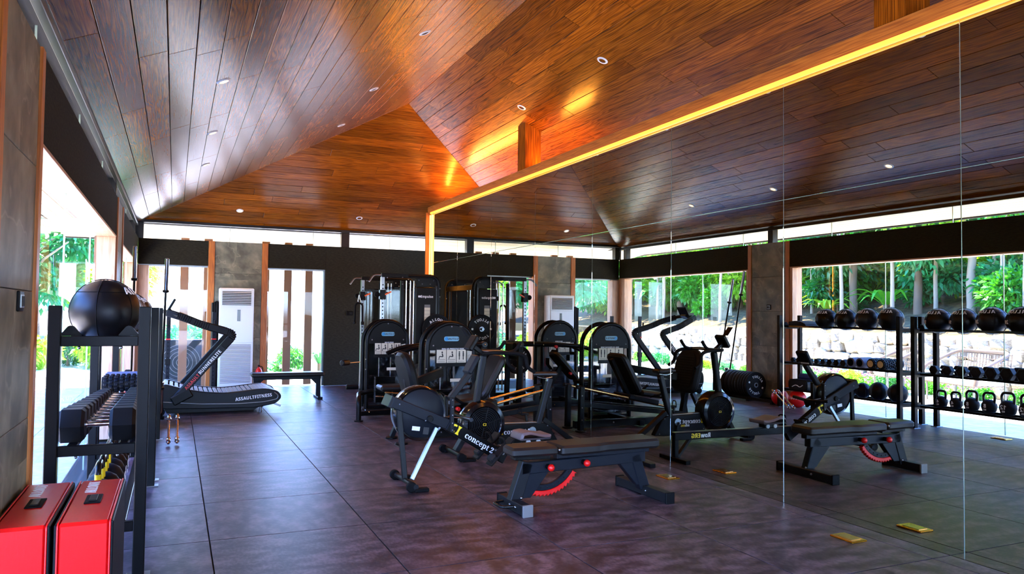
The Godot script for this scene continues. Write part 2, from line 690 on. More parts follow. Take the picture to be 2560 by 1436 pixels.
	M.badge = sm(Color(0.42, 0.62, 0.70), 0.35)
	M.white = sm(Color(0.86, 0.86, 0.85), 0.42)
	M.paper = sm(Color(0.80, 0.76, 0.66), 0.6)
	M.ink = sm(Color(0.10, 0.10, 0.10), 0.6)
	M.print = sm(Color(0.90, 0.90, 0.90), 0.5)
	M.grey = sm(Color(0.40, 0.39, 0.38), 0.5)
	M.seat = sm(Color(0.42, 0.37, 0.37), 0.55)
	M.cork = sm(Color(0.78, 0.66, 0.44), 0.8)
	M.foam_grey = sm(Color(0.34, 0.36, 0.45), 0.7)
	M.blue_cloth = sm(Color(0.10, 0.20, 0.42), 0.7)
	M.screen = sm(Color(0.17, 0.19, 0.16), 0.2)
	M.lcd = sm(Color(0.30, 0.33, 0.28), 0.25)
	var led := sm(Color(1.0, 0.72, 0.30), 0.4)
	led.emission_enabled = true
	led.emission = Color(1.0, 0.60, 0.16)
	led.emission_energy_multiplier = 2.2
	M.led = led
	var ledv := led.duplicate()
	ledv.emission = Color(1.0, 0.66, 0.34)
	ledv.emission_energy_multiplier = 5.0
	M.led_post = ledv
	var bulb := sm(Color(1, 0.95, 0.85), 0.4)
	bulb.emission_enabled = true
	bulb.emission = Color(1.0, 0.82, 0.55)
	bulb.emission_energy_multiplier = 5.0
	M.bulb = bulb
	# outside
	var pv := mottled(Color(0.80, 0.78, 0.74), Color(0.93, 0.91, 0.87), 300, 256, 0.02, 0.1, 0.08)
	M.paving = sm(Color(1, 1, 1), 0.7)
	M.paving.albedo_texture = tex(pv)
	M.paving.uv1_triplanar = true
	M.paving.uv1_world_triplanar = true
	M.paving.uv1_scale = Vector3(0.7, 0.7, 0.7)
	var gv := mottled(Color(0.50, 0.48, 0.44), Color(0.72, 0.70, 0.64), 304, 256, 0.05, 0.2, 0.16)
	M.gravel = sm(Color(1, 1, 1), 0.85)
	M.gravel.albedo_texture = tex(gv)
	M.gravel.uv1_triplanar = true
	M.gravel.uv1_world_triplanar = true
	M.gravel.uv1_scale = Vector3(0.6, 0.6, 0.6)
	var soil := mottled(Color(0.22, 0.15, 0.08), Color(0.46, 0.38, 0.22), 310, 256, 0.03, 0.15, 0.18)
	M.soil = sm(Color(1, 1, 1), 0.9)
	M.soil.albedo_texture = tex(soil)
	M.soil.uv1_triplanar = true
	M.soil.uv1_world_triplanar = true
	M.soil.uv1_scale = Vector3(0.5, 0.5, 0.5)
	M.rock = []
	for k in 3:
		var rk := mottled([Color(0.50, 0.46, 0.40), Color(0.58, 0.53, 0.45), Color(0.42, 0.39, 0.35)][k], [Color(0.78, 0.74, 0.66), Color(0.84, 0.78, 0.68), Color(0.66, 0.62, 0.55)][k], 320 + k, 128, 0.04, 0.15, 0.1)
		var m := sm(Color(1, 1, 1), 0.8)
		m.albedo_texture = tex(rk)
		m.uv1_triplanar = true
		m.uv1_scale = Vector3(1.5, 1.5, 1.5)
		M.rock.append(m)
	M.bark = sm(Color(0.46, 0.38, 0.29), 0.85)
	M.bark_pale = sm(Color(0.62, 0.55, 0.45), 0.85)
	M.leaf = []
	for cc in [Color(0.18, 0.45, 0.08), Color(0.28, 0.58, 0.11), Color(0.10, 0.36, 0.12), Color(0.48, 0.66, 0.15), Color(0.13, 0.48, 0.26)]:
		var m := sm(cc, 0.42)
		m.cull_mode = BaseMaterial3D.CULL_DISABLED
		m.backlight_enabled = true
		m.backlight = Color(cc.r * 1.1, cc.g * 1.1, cc.b * 0.8)
		M.leaf.append(m)
	M.petal = sm(Color(0.72, 0.40, 0.72), 0.6)
	M.rattan = sm(Color(0.36, 0.30, 0.27), 0.6)
	M.fin = sm(Color(0.50, 0.31, 0.10), 0.55)

# ------------------------------------------------------------------ the room
# one board: four corners of its visible face, chamfered edges, open at the back
func board_mesh(a: Vector3, b: Vector3, c: Vector3, d: Vector3, nn: Vector3, thick: float, bev: float, uvo: Vector2) -> ArrayMesh:
	var m := MB.new()
	var ctr := (a + b + c + d) * 0.25
	var q := [a, b, c, d]
	var al := (b - a).normalized()
	var ac := nn.cross(al)
	var ins := []
	var uv := []
	for k in 4:
		var p: Vector3 = q[k]
		var n1: Vector3 = (q[(k + 1) % 4] - p).normalized()
		var n2: Vector3 = (q[(k + 3) % 4] - p).normalized()
		ins.append(p + (n1 + n2) * bev)
		var r: Vector3 = p - a
		uv.append(Vector2(r.dot(al), r.dot(ac)) * Vector2(0.8, 1.0) + uvo)
	m.quad(ins[0], ins[1], ins[2], ins[3], nn, uv[0], uv[1], uv[2], uv[3])
	for k in 4:
		var j := (k + 1) % 4
		var e1: Vector3 = q[k] - nn * bev
		var e2: Vector3 = q[j] - nn * bev
		var out := ((e1 + e2) * 0.5 - ctr)
		out = (out - nn * out.dot(nn)).normalized()
		var cn := (out + nn).normalized()
		m.quad(ins[k], ins[j], e2, e1, cn, uv[k], uv[j], uv[j], uv[k])
		m.quad(e1, e2, e2 - nn * thick, e1 - nn * thick, out, uv[k], uv[j], uv[j], uv[k])
	return m.mesh()

func slope_boards(parent: Node3D, which: int, rng: RandomNumberGenerator) -> void:
	# which: 0 left slope, 1 right slope, 2 far slope
	var rows := 21
	var step := 3.85 / rows
	var g := 0.0022
	var nn: Vector3 = [V(PITCH, -1, 0), V(-PITCH, -1, 0), V(0, -1, PITCH)][which].normalized()
	for r in rows:
		var d0 := r * step + g
		var d1 := (r + 1) * step - g
		var lo: float
		var hi: float
		if which < 2:
			lo = -9.85 + d0
			hi = ZB
		else:
			lo = -0.87 + d0
			hi = 6.83 - d0
		var t := lo - rng.randf() * 2.0
		var cuts := [lo]
		while t < hi:
			t += rng.randf_range(1.9, 2.9)
			if t > lo + 0.5 and t < hi - 0.5:
				cuts.append(t)
		cuts.append(hi)
		for k in cuts.size() - 1:
			var s: float = cuts[k] + (g if k > 0 else 0.0)
			var e: float = cuts[k + 1] - g
			var s1 := s
			var e1 := e
			if k == 0:
				s1 = s + step
			if which == 2 and k == cuts.size() - 2:
				e1 = e - step
			if e1 - s1 < 0.02:
				s1 = (s1 + e1) * 0.5 - 0.01
				e1 = s1 + 0.02
			var p: Array
			if which == 0:
				p = [V(-0.87 + d0, EAVE + PITCH * d0, s), V(-0.87 + d0, EAVE + PITCH * d0, e), V(-0.87 + d1, EAVE + PITCH * d1, e1), V(-0.87 + d1, EAVE + PITCH * d1, s1)]
			elif which == 1:
				p = [V(6.83 - d0, EAVE + PITCH * d0, s), V(6.83 - d0, EAVE + PITCH * d0, e), V(6.83 - d1, EAVE + PITCH * d1, e1), V(6.83 - d1, EAVE + PITCH * d1, s1)]
			else:
				p = [V(s, EAVE + PITCH * d0, -9.85 + d0), V(e, EAVE + PITCH * d0, -9.85 + d0), V(e1, EAVE + PITCH * d1, -9.85 + d1), V(s1, EAVE + PITCH * d1, -9.85 + d1)]
			part(parent, "plank", board_mesh(p[0], p[1], p[2], p[3], nn, 0.008, 0.003, Vector2(rng.randf(), rng.randf())), M["ceil%d" % rng.randi_range(0, 3)])

func stone_pillar(parent: Node3D, ctr: Vector3, w: float, d: float, along_x: bool, rng: RandomNumberGenerator) -> void:
	# core, then stone tiles on the room face and sides; seams every 0.6 m
	var seams := [0.0, 0.34, 0.94, 1.54, 2.14, LINT_HI]
	var size := V(w, LINT_HI, d) if along_x else V(d, LINT_HI, w)
	part(parent, "core", mbox(size - V(0.02, 0, 0.02), 0.0, V(0, LINT_HI / 2, 0)), M.joint, Transform3D(Basis.IDENTITY, ctr))
	for k in 5:
		var y0: float = seams[k] + 0.0015
		var y1: float = seams[k + 1] - 0.0015
		var m := MB.new()
		m.box(V(0, (y0 + y1) / 2, 0), V(size.x, y1 - y0, size.z), Basis.IDENTITY, 0.0025, Vector2(rng.randf(), rng.randf()))
		part(parent, "stone_tile", m.mesh(), M.slate[rng.randi_range(0, 2)], Transform3D(Basis.IDENTITY, ctr))

func window_panes(parent: Node3D, along_x: bool, a: float, b: float, fixed: float, y0: float, y1: float, n: int) -> void:
	for k in n:
		var s := lerpf(a, b, float(k) / n) + 0.003
		var e := lerpf(a, b, float(k + 1) / n) - 0.003
		var m := MB.new()
		if along_x:
			m.quad(V(s, y0, fixed), V(e, y0, fixed), V(e, y1, fixed), V(s, y1, fixed), V(0, 0, 1))
		else:
			m.quad(V(fixed, y0, s), V(fixed, y0, e), V(fixed, y1, e), V(fixed, y1, s), V(1, 0, 0))
		part(parent, "pane", m.mesh(), M.glass)
		if k > 0:
			var q := lerpf(a, b, float(k) / n)
			if along_x:
				part(parent, "joint", mbox(V(0.008, y1 - y0, 0.012), 0.0, V(q, (y0 + y1) / 2, fixed)), M.edge)
			else:
				part(parent, "joint", mbox(V(0.012, y1 - y0, 0.008), 0.0, V(fixed, (y0 + y1) / 2, q)), M.edge)

func build_structure() -> void:
	var rng := RandomNumberGenerator.new()
	rng.seed = 11
	# ---- floor
	var fl := struct("floor", "dark rubber gym floor of one metre tiles")
	part(fl, "slab", mbox(V(XR - XL + 0.42, 0.3, ZB - ZF + 0.42), 0.0, V((XR + XL) / 2, -0.18, (ZB + ZF) / 2)), M.joint)
	var xs := [XL, 0.0, 1.0, 2.0, 3.0, 4.0, XM]
	var meshes := {}
	for zi in range(-10, 9):
		var z0 := maxf(zi, ZF)
		var z1 := minf(zi + 1, ZB)
		for k in 6:
			var w: float = xs[k + 1] - xs[k] - 0.008
			var d := z1 - z0 - 0.008
			var key := "%.3f_%.3f" % [w, d]
			if not meshes.has(key):
				meshes[key] = mbox(V(w, 0.03, d), 0.0008)
			var turn := 0.0
			if w > 0.9 and d > 0.9:
				turn = rng.randi_range(0, 3) * PI / 2
			part(fl, "floor_tile", meshes[key], M.rubber[rng.randi_range(0, 3)], Transform3D(Basis(Vector3.UP, turn), V((xs[k] + xs[k + 1]) / 2, -0.015, (z0 + z1) / 2)))
	part(fl, "rear_floor", mbox(V(XR - XM - 0.3, 0.03, ZB - ZF), 0.0, V((XR + XM + 0.3) / 2, -0.015, (ZB + ZF) / 2)), M.rubber[1])
	# ---- ceiling
	var ca := struct("ceiling_left", "lacquered brown board ceiling slope rising from the window wall")
	slope_boards(ca, 0, rng)
	var cb := struct("ceiling_right", "lacquered brown board ceiling slope above the mirror partition")
	slope_boards(cb, 1, rng)
	var cc := struct("ceiling_far", "triangular brown board ceiling hip at the far end")
	slope_boards(cc, 2, rng)
	# roof deck above the boards, with its overhang
	var roof := struct("roof", "roof over the gym with wide eaves")
	var m := MB.new()
	var oy := 0.03
	var ov := 1.25
	var e := EAVE + oy
	var ap := V(RIDGE_X, RIDGE_Y + oy, APEX_Z)
	var rb := V(RIDGE_X, RIDGE_Y + oy, ZB + ov)
	var bl := V(-0.99, e - 0.05, ZB + ov)
	var fl_ := V(-0.99, e - 0.05, ZF - 0.2)
	var fr := V(6.95, e - 0.05, ZF - 0.2)
	var br := V(6.95, e - 0.05, ZB + ov)
	for up in [0.0, 0.12]:
		var u: Vector3 = V(0, up, 0)
		m.quad(bl + u, fl_ + u, ap + u, rb + u, V(-PITCH, 1, 0).normalized())
		m.quad(br + u, fr + u, ap + u, rb + u, V(PITCH, 1, 0).normalized())
		m.tri(fl_ + u, fr + u, ap + u, V(0, 1, -PITCH).normalized(), V(0, 1, -PITCH).normalized(), V(0, 1, -PITCH).normalized())
	part(roof, "deck", m.mesh(), M.joint)
	# eaves: flat soffit boards outside the glass, along the left, far and right sides
	var sy := 2.985
	for k in 6:
		var o := -0.99 - k * 0.21
		part(roof, "soffit_board", mbar(V(o - 0.105, sy, ZF - 0.2 - k * 0.21), V(o - 0.105, sy, ZB + ov), 0.204, 0.02), M.soffit)
		part(roof, "soffit_board", mbar(V(6.95 + 0.105 + k * 0.21, sy, ZF - 0.2 - k * 0.21), V(6.95 + 0.105 + k * 0.21, sy, ZB + ov), 0.204, 0.02), M.soffit)
	for k in 4:
		var fy := 3.045 - k * 0.047
		part(roof, "soffit_board", mbar(V(-2.25, fy, ZF - 0.455 - k * 0.47), V(8.2, fy, ZF - 0.455 - k * 0.47), 0.464, 0.02, V(0, 1, -0.1)), M.soffit)
	part(roof, "eave_cover", mbox(V(1.27, 0.12, ZB - ZF + 1.3 + ov), 0.0, V(-1.625, 3.065, (ZB - ZF) / 2 + ZF - 0.1)), M.joint)
	part(roof, "eave_cover", mbox(V(1.27, 0.12, ZB - ZF + 1.3 + ov), 0.0, V(7.585, 3.065, (ZB - ZF) / 2 + ZF - 0.1)), M.joint)
	part(roof, "eave_cover", mbox(V(10.4, 0.08, 1.95), 0.0, V(2.98, 3.05, ZF - 1.18), rx(-5.7)), M.joint)
	part(roof, "gutter", mbar(V(-2.28, 3.03, ZF - 2.16), V(-2.28, 3.03, ZB + ov), 0.05, 0.16), M.steel_dark)
	part(roof, "gutter", mbar(V(-2.28, 2.93, ZF - 2.16), V(8.2, 2.93, ZF - 2.16), 0.05, 0.16), M.steel_dark)
	# ---- window wall on the left
	var wl := struct("wall_left", "window wall with stone pillars and charcoal lintel")
	var xo := XL - 0.21
	var xc := (XL + xo) / 2
	for p in [[-5.45, -4.45], [0.85, 1.85], [7.0, 8.0]]:
		var zc: float = (p[0] + p[1]) / 2
		stone_pillar(wl, V(xc, 0, zc), 0.82, 0.21, false, rng)
		for s in [-1, 1]:
			part(wl, "oak_trim", mbox(V(0.23, LINT_HI, 0.085), 0.003, V(xc + 0.003, LINT_HI / 2, zc + s * 0.4575)), M.oak)
	for seg in [[ZF, -5.45], [-4.45, 0.85], [1.85, 7.0]]:
		var zc: float = (seg[0] + seg[1]) / 2
		var ln: float = seg[1] - seg[0]
		part(wl, "lintel", mbox(V(0.21, LINT_HI - LINT_LO - 0.02, ln), 0.004, V(xc, (LINT_HI + LINT_LO + 0.02) / 2, zc)), M.wall)
		part(wl, "head_lining", mbox(V(0.212, 0.02, ln), 0.002, V(xc, LINT_LO + 0.01, zc)), M.pale_wood)
	part(wl, "corner_post", mbox(V(0.21, LINT_LO, 0.34), 0.004, V(xc, LINT_LO / 2, ZF + 0.17 - 0.11)), M.pale_wood)
	part(wl, "end_wall", mbox(V(0.21, EAVE, ZB - 8.0), 0.0, V(xc, EAVE / 2, (ZB + 8.0) / 2)), M.wall)
	for z in [-4.42, 0.82, 1.88, 6.97, -5.48]:
		part(wl, "jamb_lining", mbox(V(0.212, LINT_LO, 0.06), 0.002, V(xc - 0.004, LINT_LO / 2, z)), M.pale_wood)
	part(wl, "eave_beam", mbar(V(XL - 0.03, EAVE - 0.045, ZF), V(XL - 0.03, EAVE - 0.045, ZB), 0.05, 0.05), M.steel_dark)
	for z in [-9.6, -4.95, 1.35, 7.5]:
		part(wl, "steel_stub", mbox(V(0.12, 0.29, 0.12), 0.004, V(xc, 2.87, z)), M.steel_dark)
	var w1 := struct("window_1", "frameless garden window behind the dumbbell racks")
	window_panes(w1, false, -4.39, 0.79, -0.957, 0.0, LINT_LO, 3)
	var w2 := struct("window_2", "frameless garden window behind the treadmill")
	window_panes(w2, false, ZF + 0.23, -5.51, -0.957, 0.0, LINT_LO, 3)
	var w3 := struct("window_3", "frameless garden window near the red boxes")
	window_panes(w3, false, 1.91, 6.94, -0.957, 0.0, LINT_LO, 3)
	var w4 := struct("window_4", "glass clerestory strip above the left lintel")
	window_panes(w4, false, ZF, ZB, -0.957, LINT_HI, EAVE - 0.03, 9)
	# ---- far wall
	var wf := struct("wall_far", "charcoal far wall with a stone pillar and two narrow windows")
	var zo := ZF - 0.22
	var zc2 := (ZF + zo) / 2
	part(wf, "corner_post", mbox(V(0.18, 2.25, 0.22), 0.003, V(-0.77, 1.125, zc2)), M.pale_wood)
	stone_pillar(wf, V(0.8335, 0, zc2 + 0.0), 0.833, 0.22, true, rng)
	for x in [0.362, 1.3045]:
		part(wf, "oak_trim", mbox(V(0.109, LINT_HI, 0.25), 0.003, V(x, LINT_HI / 2, zc2 + 0.004)), M.oak)
	part(wf, "wall_panel", mbox(V(XR + 0.2 - 2.447, LINT_HI, 0.22), 0.003, V((XR + 0.2 + 2.447) / 2, LINT_HI / 2, zc2)), M.wall)
	for seg in [[-0.86, 0.307], [1.359, 2.447]]:
		part(wf, "lintel", mbox(V(seg[1] - seg[0], LINT_HI - 2.27, 0.22), 0.003, V((seg[0] + seg[1]) / 2, (LINT_HI + 2.27) / 2, zc2)), M.wall)
		part(wf, "head_frame", mbox(V(seg[1] - seg[0], 0.03, 0.10), 0.002, V((seg[0] + seg[1]) / 2, 2.256, ZF - 0.13)), M.alu)
	part(wf, "window_jamb", mbox(V(0.03, 2.25, 0.10), 0.002, V(2.43, 1.125, ZF - 0.13)), M.alu)
	part(wf, "eave_beam", mbar(V(XL, EAVE + 0.02, ZF + 0.0), V(XR, EAVE + 0.02, ZF + 0.0), 0.05, 0.05), M.steel_dark)
	for x in [-0.86, 2.83, 4.6, 6.7]:
		part(wf, "steel_stub", mbox(V(0.16, 0.32, 0.14), 0.004, V(x, 2.89, zc2)), M.steel_dark)
	var w5 := struct("window_5", "narrow far window left of the stone pillar")
	window_panes(w5, true, -0.68, 0.307, ZF - 0.13, 0.0, 2.25, 1)
	var w6 := struct("window_6", "narrow far window right of the stone pillar")
	window_panes(w6, true, 1.359, 2.447, ZF - 0.13, 0.0, 2.25, 1)
	var w7 := struct("window_7", "glass clerestory strip above the far wall")
	window_panes(w7, true, -0.86, XR, ZF - 0.13, LINT_HI, EAVE + 0.02, 5)
	# ---- right wall behind the mirror partition, wall behind the camera
	var wr := struct("wall_right", "window wall behind the mirror partition")
	for seg in [[ZF, -8.6], [-5.2, -4.2], [-0.6, 0.4], [4.0, 5.0], [8.0, ZB]]:
		part(wr, "wall_panel", mbox(V(0.2, LINT_HI, seg[1] - seg[0]), 0.003, V(XR + 0.1, LINT_HI / 2, (seg[0] + seg[1]) / 2)), M.wall)
	part(wr, "lintel", mbox(V(0.2, LINT_HI - LINT_LO, ZB - ZF), 0.003, V(XR + 0.1, (LINT_HI + LINT_LO) / 2, (ZB + ZF) / 2)), M.wall)
	var w8 := struct("window_8", "windows of the wall behind the mirror partition")
	window_panes(w8, false, ZF, ZB, XR + 0.12, LINT_HI, EAVE - 0.03, 6)
	window_panes(w8, false, -8.6, 8.0, XR + 0.12, 0.0, LINT_LO, 6)
	var wb := struct("wall_back", "wall behind the camera with a wide glazed opening")
	part(wb, "wall_panel", mbox(V(0.9, LINT_HI, 0.2), 0.0, V(XL + 0.24, LINT_HI / 2, ZB + 0.1)), M.wall)
	part(wb, "wall_panel", mbox(V(2.8, LINT_HI, 0.2), 0.0, V(XR - 1.2, LINT_HI / 2, ZB + 0.1)), M.wall)
	part(wb, "lintel", mbox(V(XR - XL + 0.4, LINT_HI - LINT_LO, 0.2), 0.0, V((XR + XL) / 2, (LINT_HI + LINT_LO) / 2, ZB + 0.1)), M.wall)
	part(wb, "gable", mprism(PackedVector2Array([Vector2(-1.07, LINT_HI), Vector2(7.03, LINT_HI), Vector2(7.03, 3.0), Vector2(RIDGE_X, RIDGE_Y + 0.1), Vector2(-1.07, 3.0)]), 0.2, T(0, 0, ZB + 0.1)), M.wall)
	var w9 := struct("window_9", "glazed opening behind the camera")
	window_panes(w9, true, XL + 0.69, XR - 2.6, ZB + 0.1, 0.0, LINT_LO, 3)
	build_mirror_wall()
	build_downlights()

func build_mirror_wall() -> void:
	var w := struct("wall_right_mirror", "full height mirror partition with oak frame and glowing strip")
	var z0 := -8.42
	var z1 := 5.1
	part(w, "partition_core", mbox(V(0.27, 3.40, z1 - z0), 0.003, V(XM + 0.145, 1.70, (z0 + z1) / 2)), M.wall)
	part(w, "mirror_backing", mbox(V(0.008, 3.32, z1 - z0 - 0.10), 0.0, V(XM + 0.007, 1.66, (z0 + z1) / 2 + 0.05)), M.edge)
	var zs := [-8.30, -6.96, -5.44, -3.91, -2.39, -0.87, 0.61, 2.09, 3.58, 5.06]
	for k in zs.size() - 1:
		for r in [[-0.02, 2.385], [2.385, 3.315]]:
			var a: float = zs[k] + 0.002
			var b: float = zs[k + 1] - 0.002
			part(w, "mirror_panel", mbox(V(0.006, r[1] - r[0] - 0.004, b - a), 0.002, V(XM + 0.003, (r[0] + r[1]) / 2, (a + b) / 2)), M.mirror)
	# oak cap and end post, each with a recessed glowing strip
	part(w, "oak_cap", mbox(V(0.36, 0.115, z1 - z0 + 0.16), 0.004, V(XM + 0.145, 3.400, (z0 + z1) / 2 - 0.05)), M.oak)
	part(w, "oak_post", mbox(V(0.42, 3.35, 0.045), 0.004, V(XM + 0.13, 1.675, z0 - 0.105)), M.oak)
	part(w, "oak_post", mbox(V(0.34, 3.35, 0.03), 0.003, V(XM + 0.15, 1.675, z0 + 0.045)), M.oak)
	part(w, "light_strip", mbox(V(0.03, 0.034, z1 - z0 - 0.1), 0.003, V(XM - 0.030, 3.326, (z0 + z1) / 2)), M.led)
	part(w, "light_strip", mbox(V(0.02, 3.28, 0.05), 0.003, V(XM - 0.012, 1.66, z0 + 0.085)), M.led_post)
	part(w, "light_strip", mbox(V(0.02, 3.28, 0.04), 0.003, V(XM - 0.012, 1.66, z0 - 0.03)), M.led_post)
	part(w, "cove_strip", mbox(V(0.05, 0.012, 4.6), 0.003, V(XM + 0.29, 3.468, -5.9)), M.led)
	strip_light("strip_light", V(XM - 0.05, 3.31, (z0 + z1) / 2), Basis(V(0, 0, 1), V(-0.7071, 0.7071, 0), V(-0.7071, -0.7071, 0) * -1.0), Vector2(z1 - z0 - 0.1, 0.03), 6.0)
	strip_light("strip_light", V(XM - 0.03, 1.66, z0 + 0.085), Basis(V(0, 0, 1), V(0, 1, 0), V(1, 0, 0)), Vector2(0.03, 3.2), 1.6)
	strip_light("cove_light", V(XM + 0.29, 3.48, -5.9), Basis(V(0, 0, 1), V(-1, 0, 0), V(0, -1, 0)), Vector2(4.6, 0.05), 14.0)
	for z in [-4.48, 1.55]:
		part(w, "oak_strut", mbox(V(0.25, 1.0, 0.25), 0.004, V(XM + 0.17, 3.45 + 0.5, z)), M["ceil2"])

func strip_light(called: String, at: Vector3, b: Basis, size: Vector2, energy: float) -> void:
	var l := AreaLight3D.new()
	l.name = numbered(called)
	l.area_size = size
	l.light_energy = energy
	l.light_color = Color(1.0, 0.62, 0.22)
	l.shadow_enabled = true
	l.transform = Transform3D(b, at)
	add_child(l)

func build_downlights() -> void:
	var ring := mlathe([Vector2(0.040, 0.004), Vector2(0.042, 0.010), Vector2(0.058, 0.006), Vector2(0.062, 0.0), Vector2(0.062, -0.004)], 24)
	var lens := mlathe([Vector2(0.0, 0.003), Vector2(0.040, 0.003)], 20)
	var cup := mlathe([Vector2(0.041, 0.004), Vector2(0.034, -0.03), Vector2(0.0, -0.03)], 20)
	var spots := []
	for z in [2.42, 0.35, -1.73, -3.81, -5.84]:
		spots.append([0.10, z, 0, true])
	for z in [0.15, -1.95, -4.05, -6.07]:
		spots.append([1.97, z, 0, false])
	for z in [0.15, -1.89, -4.0]:
		spots.append([3.98, z, 1, false])
	spots.append([0.80, -9.28, 2, true])
	spots.append([2.98, -9.28, 2, false])
	var where := ["on the slope above the window wall", "on the slope above the mirror", "on the far triangular slope"]
	for s in spots:
		var nn: Vector3
		var y: float
		if s[2] == 0:
			nn = V(PITCH, -1, 0).normalized()
			y = EAVE + PITCH * (s[0] + 0.87)
		elif s[2] == 1:
			nn = V(-PITCH, -1, 0).normalized()
			y = EAVE + PITCH * (6.83 - s[0])
		else:
			nn = V(0, -1, PITCH).normalized()
			y = EAVE + PITCH * (s[1] + 9.85)
		var label := ""
		if s[2] == 0:
			label = "lit recessed downlight in the row nearest the windows" if s[3] else "unlit recessed downlight with dark centre near the ceiling ridge"
		elif s[2] == 1:
			label = "unlit recessed downlight with dark centre on the slope above the mirror"
		else:
			label = "lit recessed downlight low on the far triangular slope" if s[3] else "unlit white recessed downlight low on the far triangular slope"
		var t := thing("downlight", label, "downlight", V(s[0], y, s[1]), 0.0, "recessed downlights in the board ceiling" if s[2] < 2 else "")
		var x := V(0, 0, 1) if s[2] < 2 else V(1, 0, 0)
		t.transform = Transform3D(Basis(x.cross(nn) * -1.0, nn, x), V(s[0], y, s[1]))
		part(t, "trim_ring", ring, M.white)
		part(t, "reflector", cup, M.charcoal)
		if s[3]:
			part(t, "lens", lens, M.bulb)
			var l := SpotLight3D.new()
			l.name = "spot_light"
			l.light_energy = 2.2
			l.light_color = Color(1.0, 0.80, 0.52)
			l.spot_angle = 50.0
			l.spot_range = 12.0
			l.light_size = 0.04
			l.shadow_enabled = true
			t.add_child(l)
			l.position = V(0, 0.012, 0)
			l.rotation_degrees = V(90, 0, 0)

# ------------------------------------------------------------------ the garden outside
func leaf_cloud(rng: RandomNumberGenerator, n: int, blobs: Array, ln: float, wd: float) -> ArrayMesh:
	# blobs: [centre, radius]; leaves sit mostly on the outside of each blob
	var m := MB.new()
	for i in n:
		var b: Array = blobs[rng.randi_range(0, blobs.size() - 1)]
		var d := V(rng.randf_range(-1, 1), rng.randf_range(-0.8, 1), rng.randf_range(-1, 1)).normalized()
		var p: Vector3 = b[0] + d * b[1] * pow(rng.randf_range(0.15, 1.0), 0.5) * V(1, 0.85, 1)
		var dir := (d + V(rng.randf_range(-0.8, 0.8), rng.randf_range(-0.9, 0.3), rng.randf_range(-0.8, 0.8))).normalized()
		var side := dir.cross(V(rng.randf_range(-1, 1), rng.randf_range(0.2, 1), rng.randf_range(-1, 1))).normalized()
		var nn := side.cross(dir).normalized()
		if nn.y < 0:
			nn = -nn
		var l := ln * rng.randf_range(0.6, 1.25)
		var w := wd * rng.randf_range(0.7, 1.2)
		var tip := p + dir * l - V(0, l * 0.15, 0)
		var mid := p + dir * l * 0.45
		var a := mid + side * w * 0.5 + nn * w * 0.12
		var c := mid - side * w * 0.5 + nn * w * 0.12
		m.tri(p, a, tip, nn, nn, nn)
		m.tri(p, tip, c, nn, nn, nn)
	return m.mesh()

func blade_fan(rng: RandomNumberGenerator, n: int, ln: float, wd: float, rise: float) -> ArrayMesh:
	# arching broad blades from one crown
	var m := MB.new()
	for i in n:
		var a := TAU * i / n + rng.randf_range(-0.3, 0.3)
		var out := V(cos(a), 0, sin(a))
		var side := V(-sin(a), 0, cos(a))
		var l := ln * rng.randf_range(0.7, 1.1)
		var up := rise * rng.randf_range(0.6, 1.2)
		var prev := []
		for k in 6:
			var t := k / 5.0
			var p := out * (l * t) + V(0, up * l * (t * 1.5 - t * t * 1.35), 0)
			var w := wd * sin(PI * clampf(t * 0.92 + 0.06, 0, 1)) * 0.5
			var row := [p - side * w + V(0, w * 0.3, 0), p, p + side * w + V(0, w * 0.3, 0)]
			if k > 0:
				for q in 2:
					var nn: Vector3 = (row[q] - prev[q]).cross(prev[q + 1] - prev[q]).normalized()
					if nn.y < 0:
						nn = -nn
					m.quad(prev[q], prev[q + 1], row[q + 1], row[q], nn)
			prev = row
	return m.mesh()

func rock_mesh(rng: RandomNumberGenerator) -> ArrayMesh:
	var m := MB.new()
	var seg := 7
	var rings := 5
	var grid := []
	for i in rings + 1:
		var row := []
		for k in seg:
			var th := PI * i / rings
			var ph := TAU * k / seg + (0.2 if i % 2 else 0.0)
			var d := V(sin(th) * cos(ph), cos(th), sin(th) * sin(ph))
			var q := V(signf(d.x) * pow(absf(d.x), 0.6), signf(d.y) * pow(absf(d.y), 0.6), signf(d.z) * pow(absf(d.z), 0.6))
			row.append(q * 0.5 * rng.randf_range(0.82, 1.06))
		grid.append(row)
	for i in rings:
		for k in seg:
			var j := (k + 1) % seg
			var a: Vector3 = grid[i][k]
			var b: Vector3 = grid[i][j]
			var c: Vector3 = grid[i + 1][j]
			var d: Vector3 = grid[i + 1][k]
			if i == 0:
				a = V(0, 0.46, 0); b = a
			if i == rings - 1:
				c = V(0, -0.46, 0); d = c
			m.ftri(a, b, c, a + b + c)
			m.ftri(a, c, d, a + c + d)
	return m.mesh()

func trunk_mesh(rng: RandomNumberGenerator, h: float, r: float, lean: float) -> ArrayMesh:
	var m := MB.new()
	var pts := []
	var dx := rng.randf_range(-lean, lean)
	var dz := rng.randf_range(-lean, lean)
	for k in 8:
		var t := k / 7.0
		pts.append(V(dx * h * t * t + rng.randf_range(-0.03, 0.03), h * t - 0.3, dz * h * t * t + rng.randf_range(-0.03, 0.03)))
	m.tube(pts, r, 9, false, true, r * 0.5)
	for b in 4:
		var k := rng.randi_range(3, 6)
		var p: Vector3 = pts[k]
		var a := rng.randf() * TAU
		var l := rng.randf_range(0.8, 1.6)
		m.tube([p, p + V(cos(a) * l * 0.5, l * 0.5, sin(a) * l * 0.5), p + V(cos(a) * l, l * 0.8, sin(a) * l)], r * 0.35, 6, false, true, r * 0.15)
	return m.mesh()

func ground_y(x: float) -> float:
	return -0.05 if x > -5.6 else 1.0 + clampf(0.28 * (-6.1 - x), 0.0, 4.2)

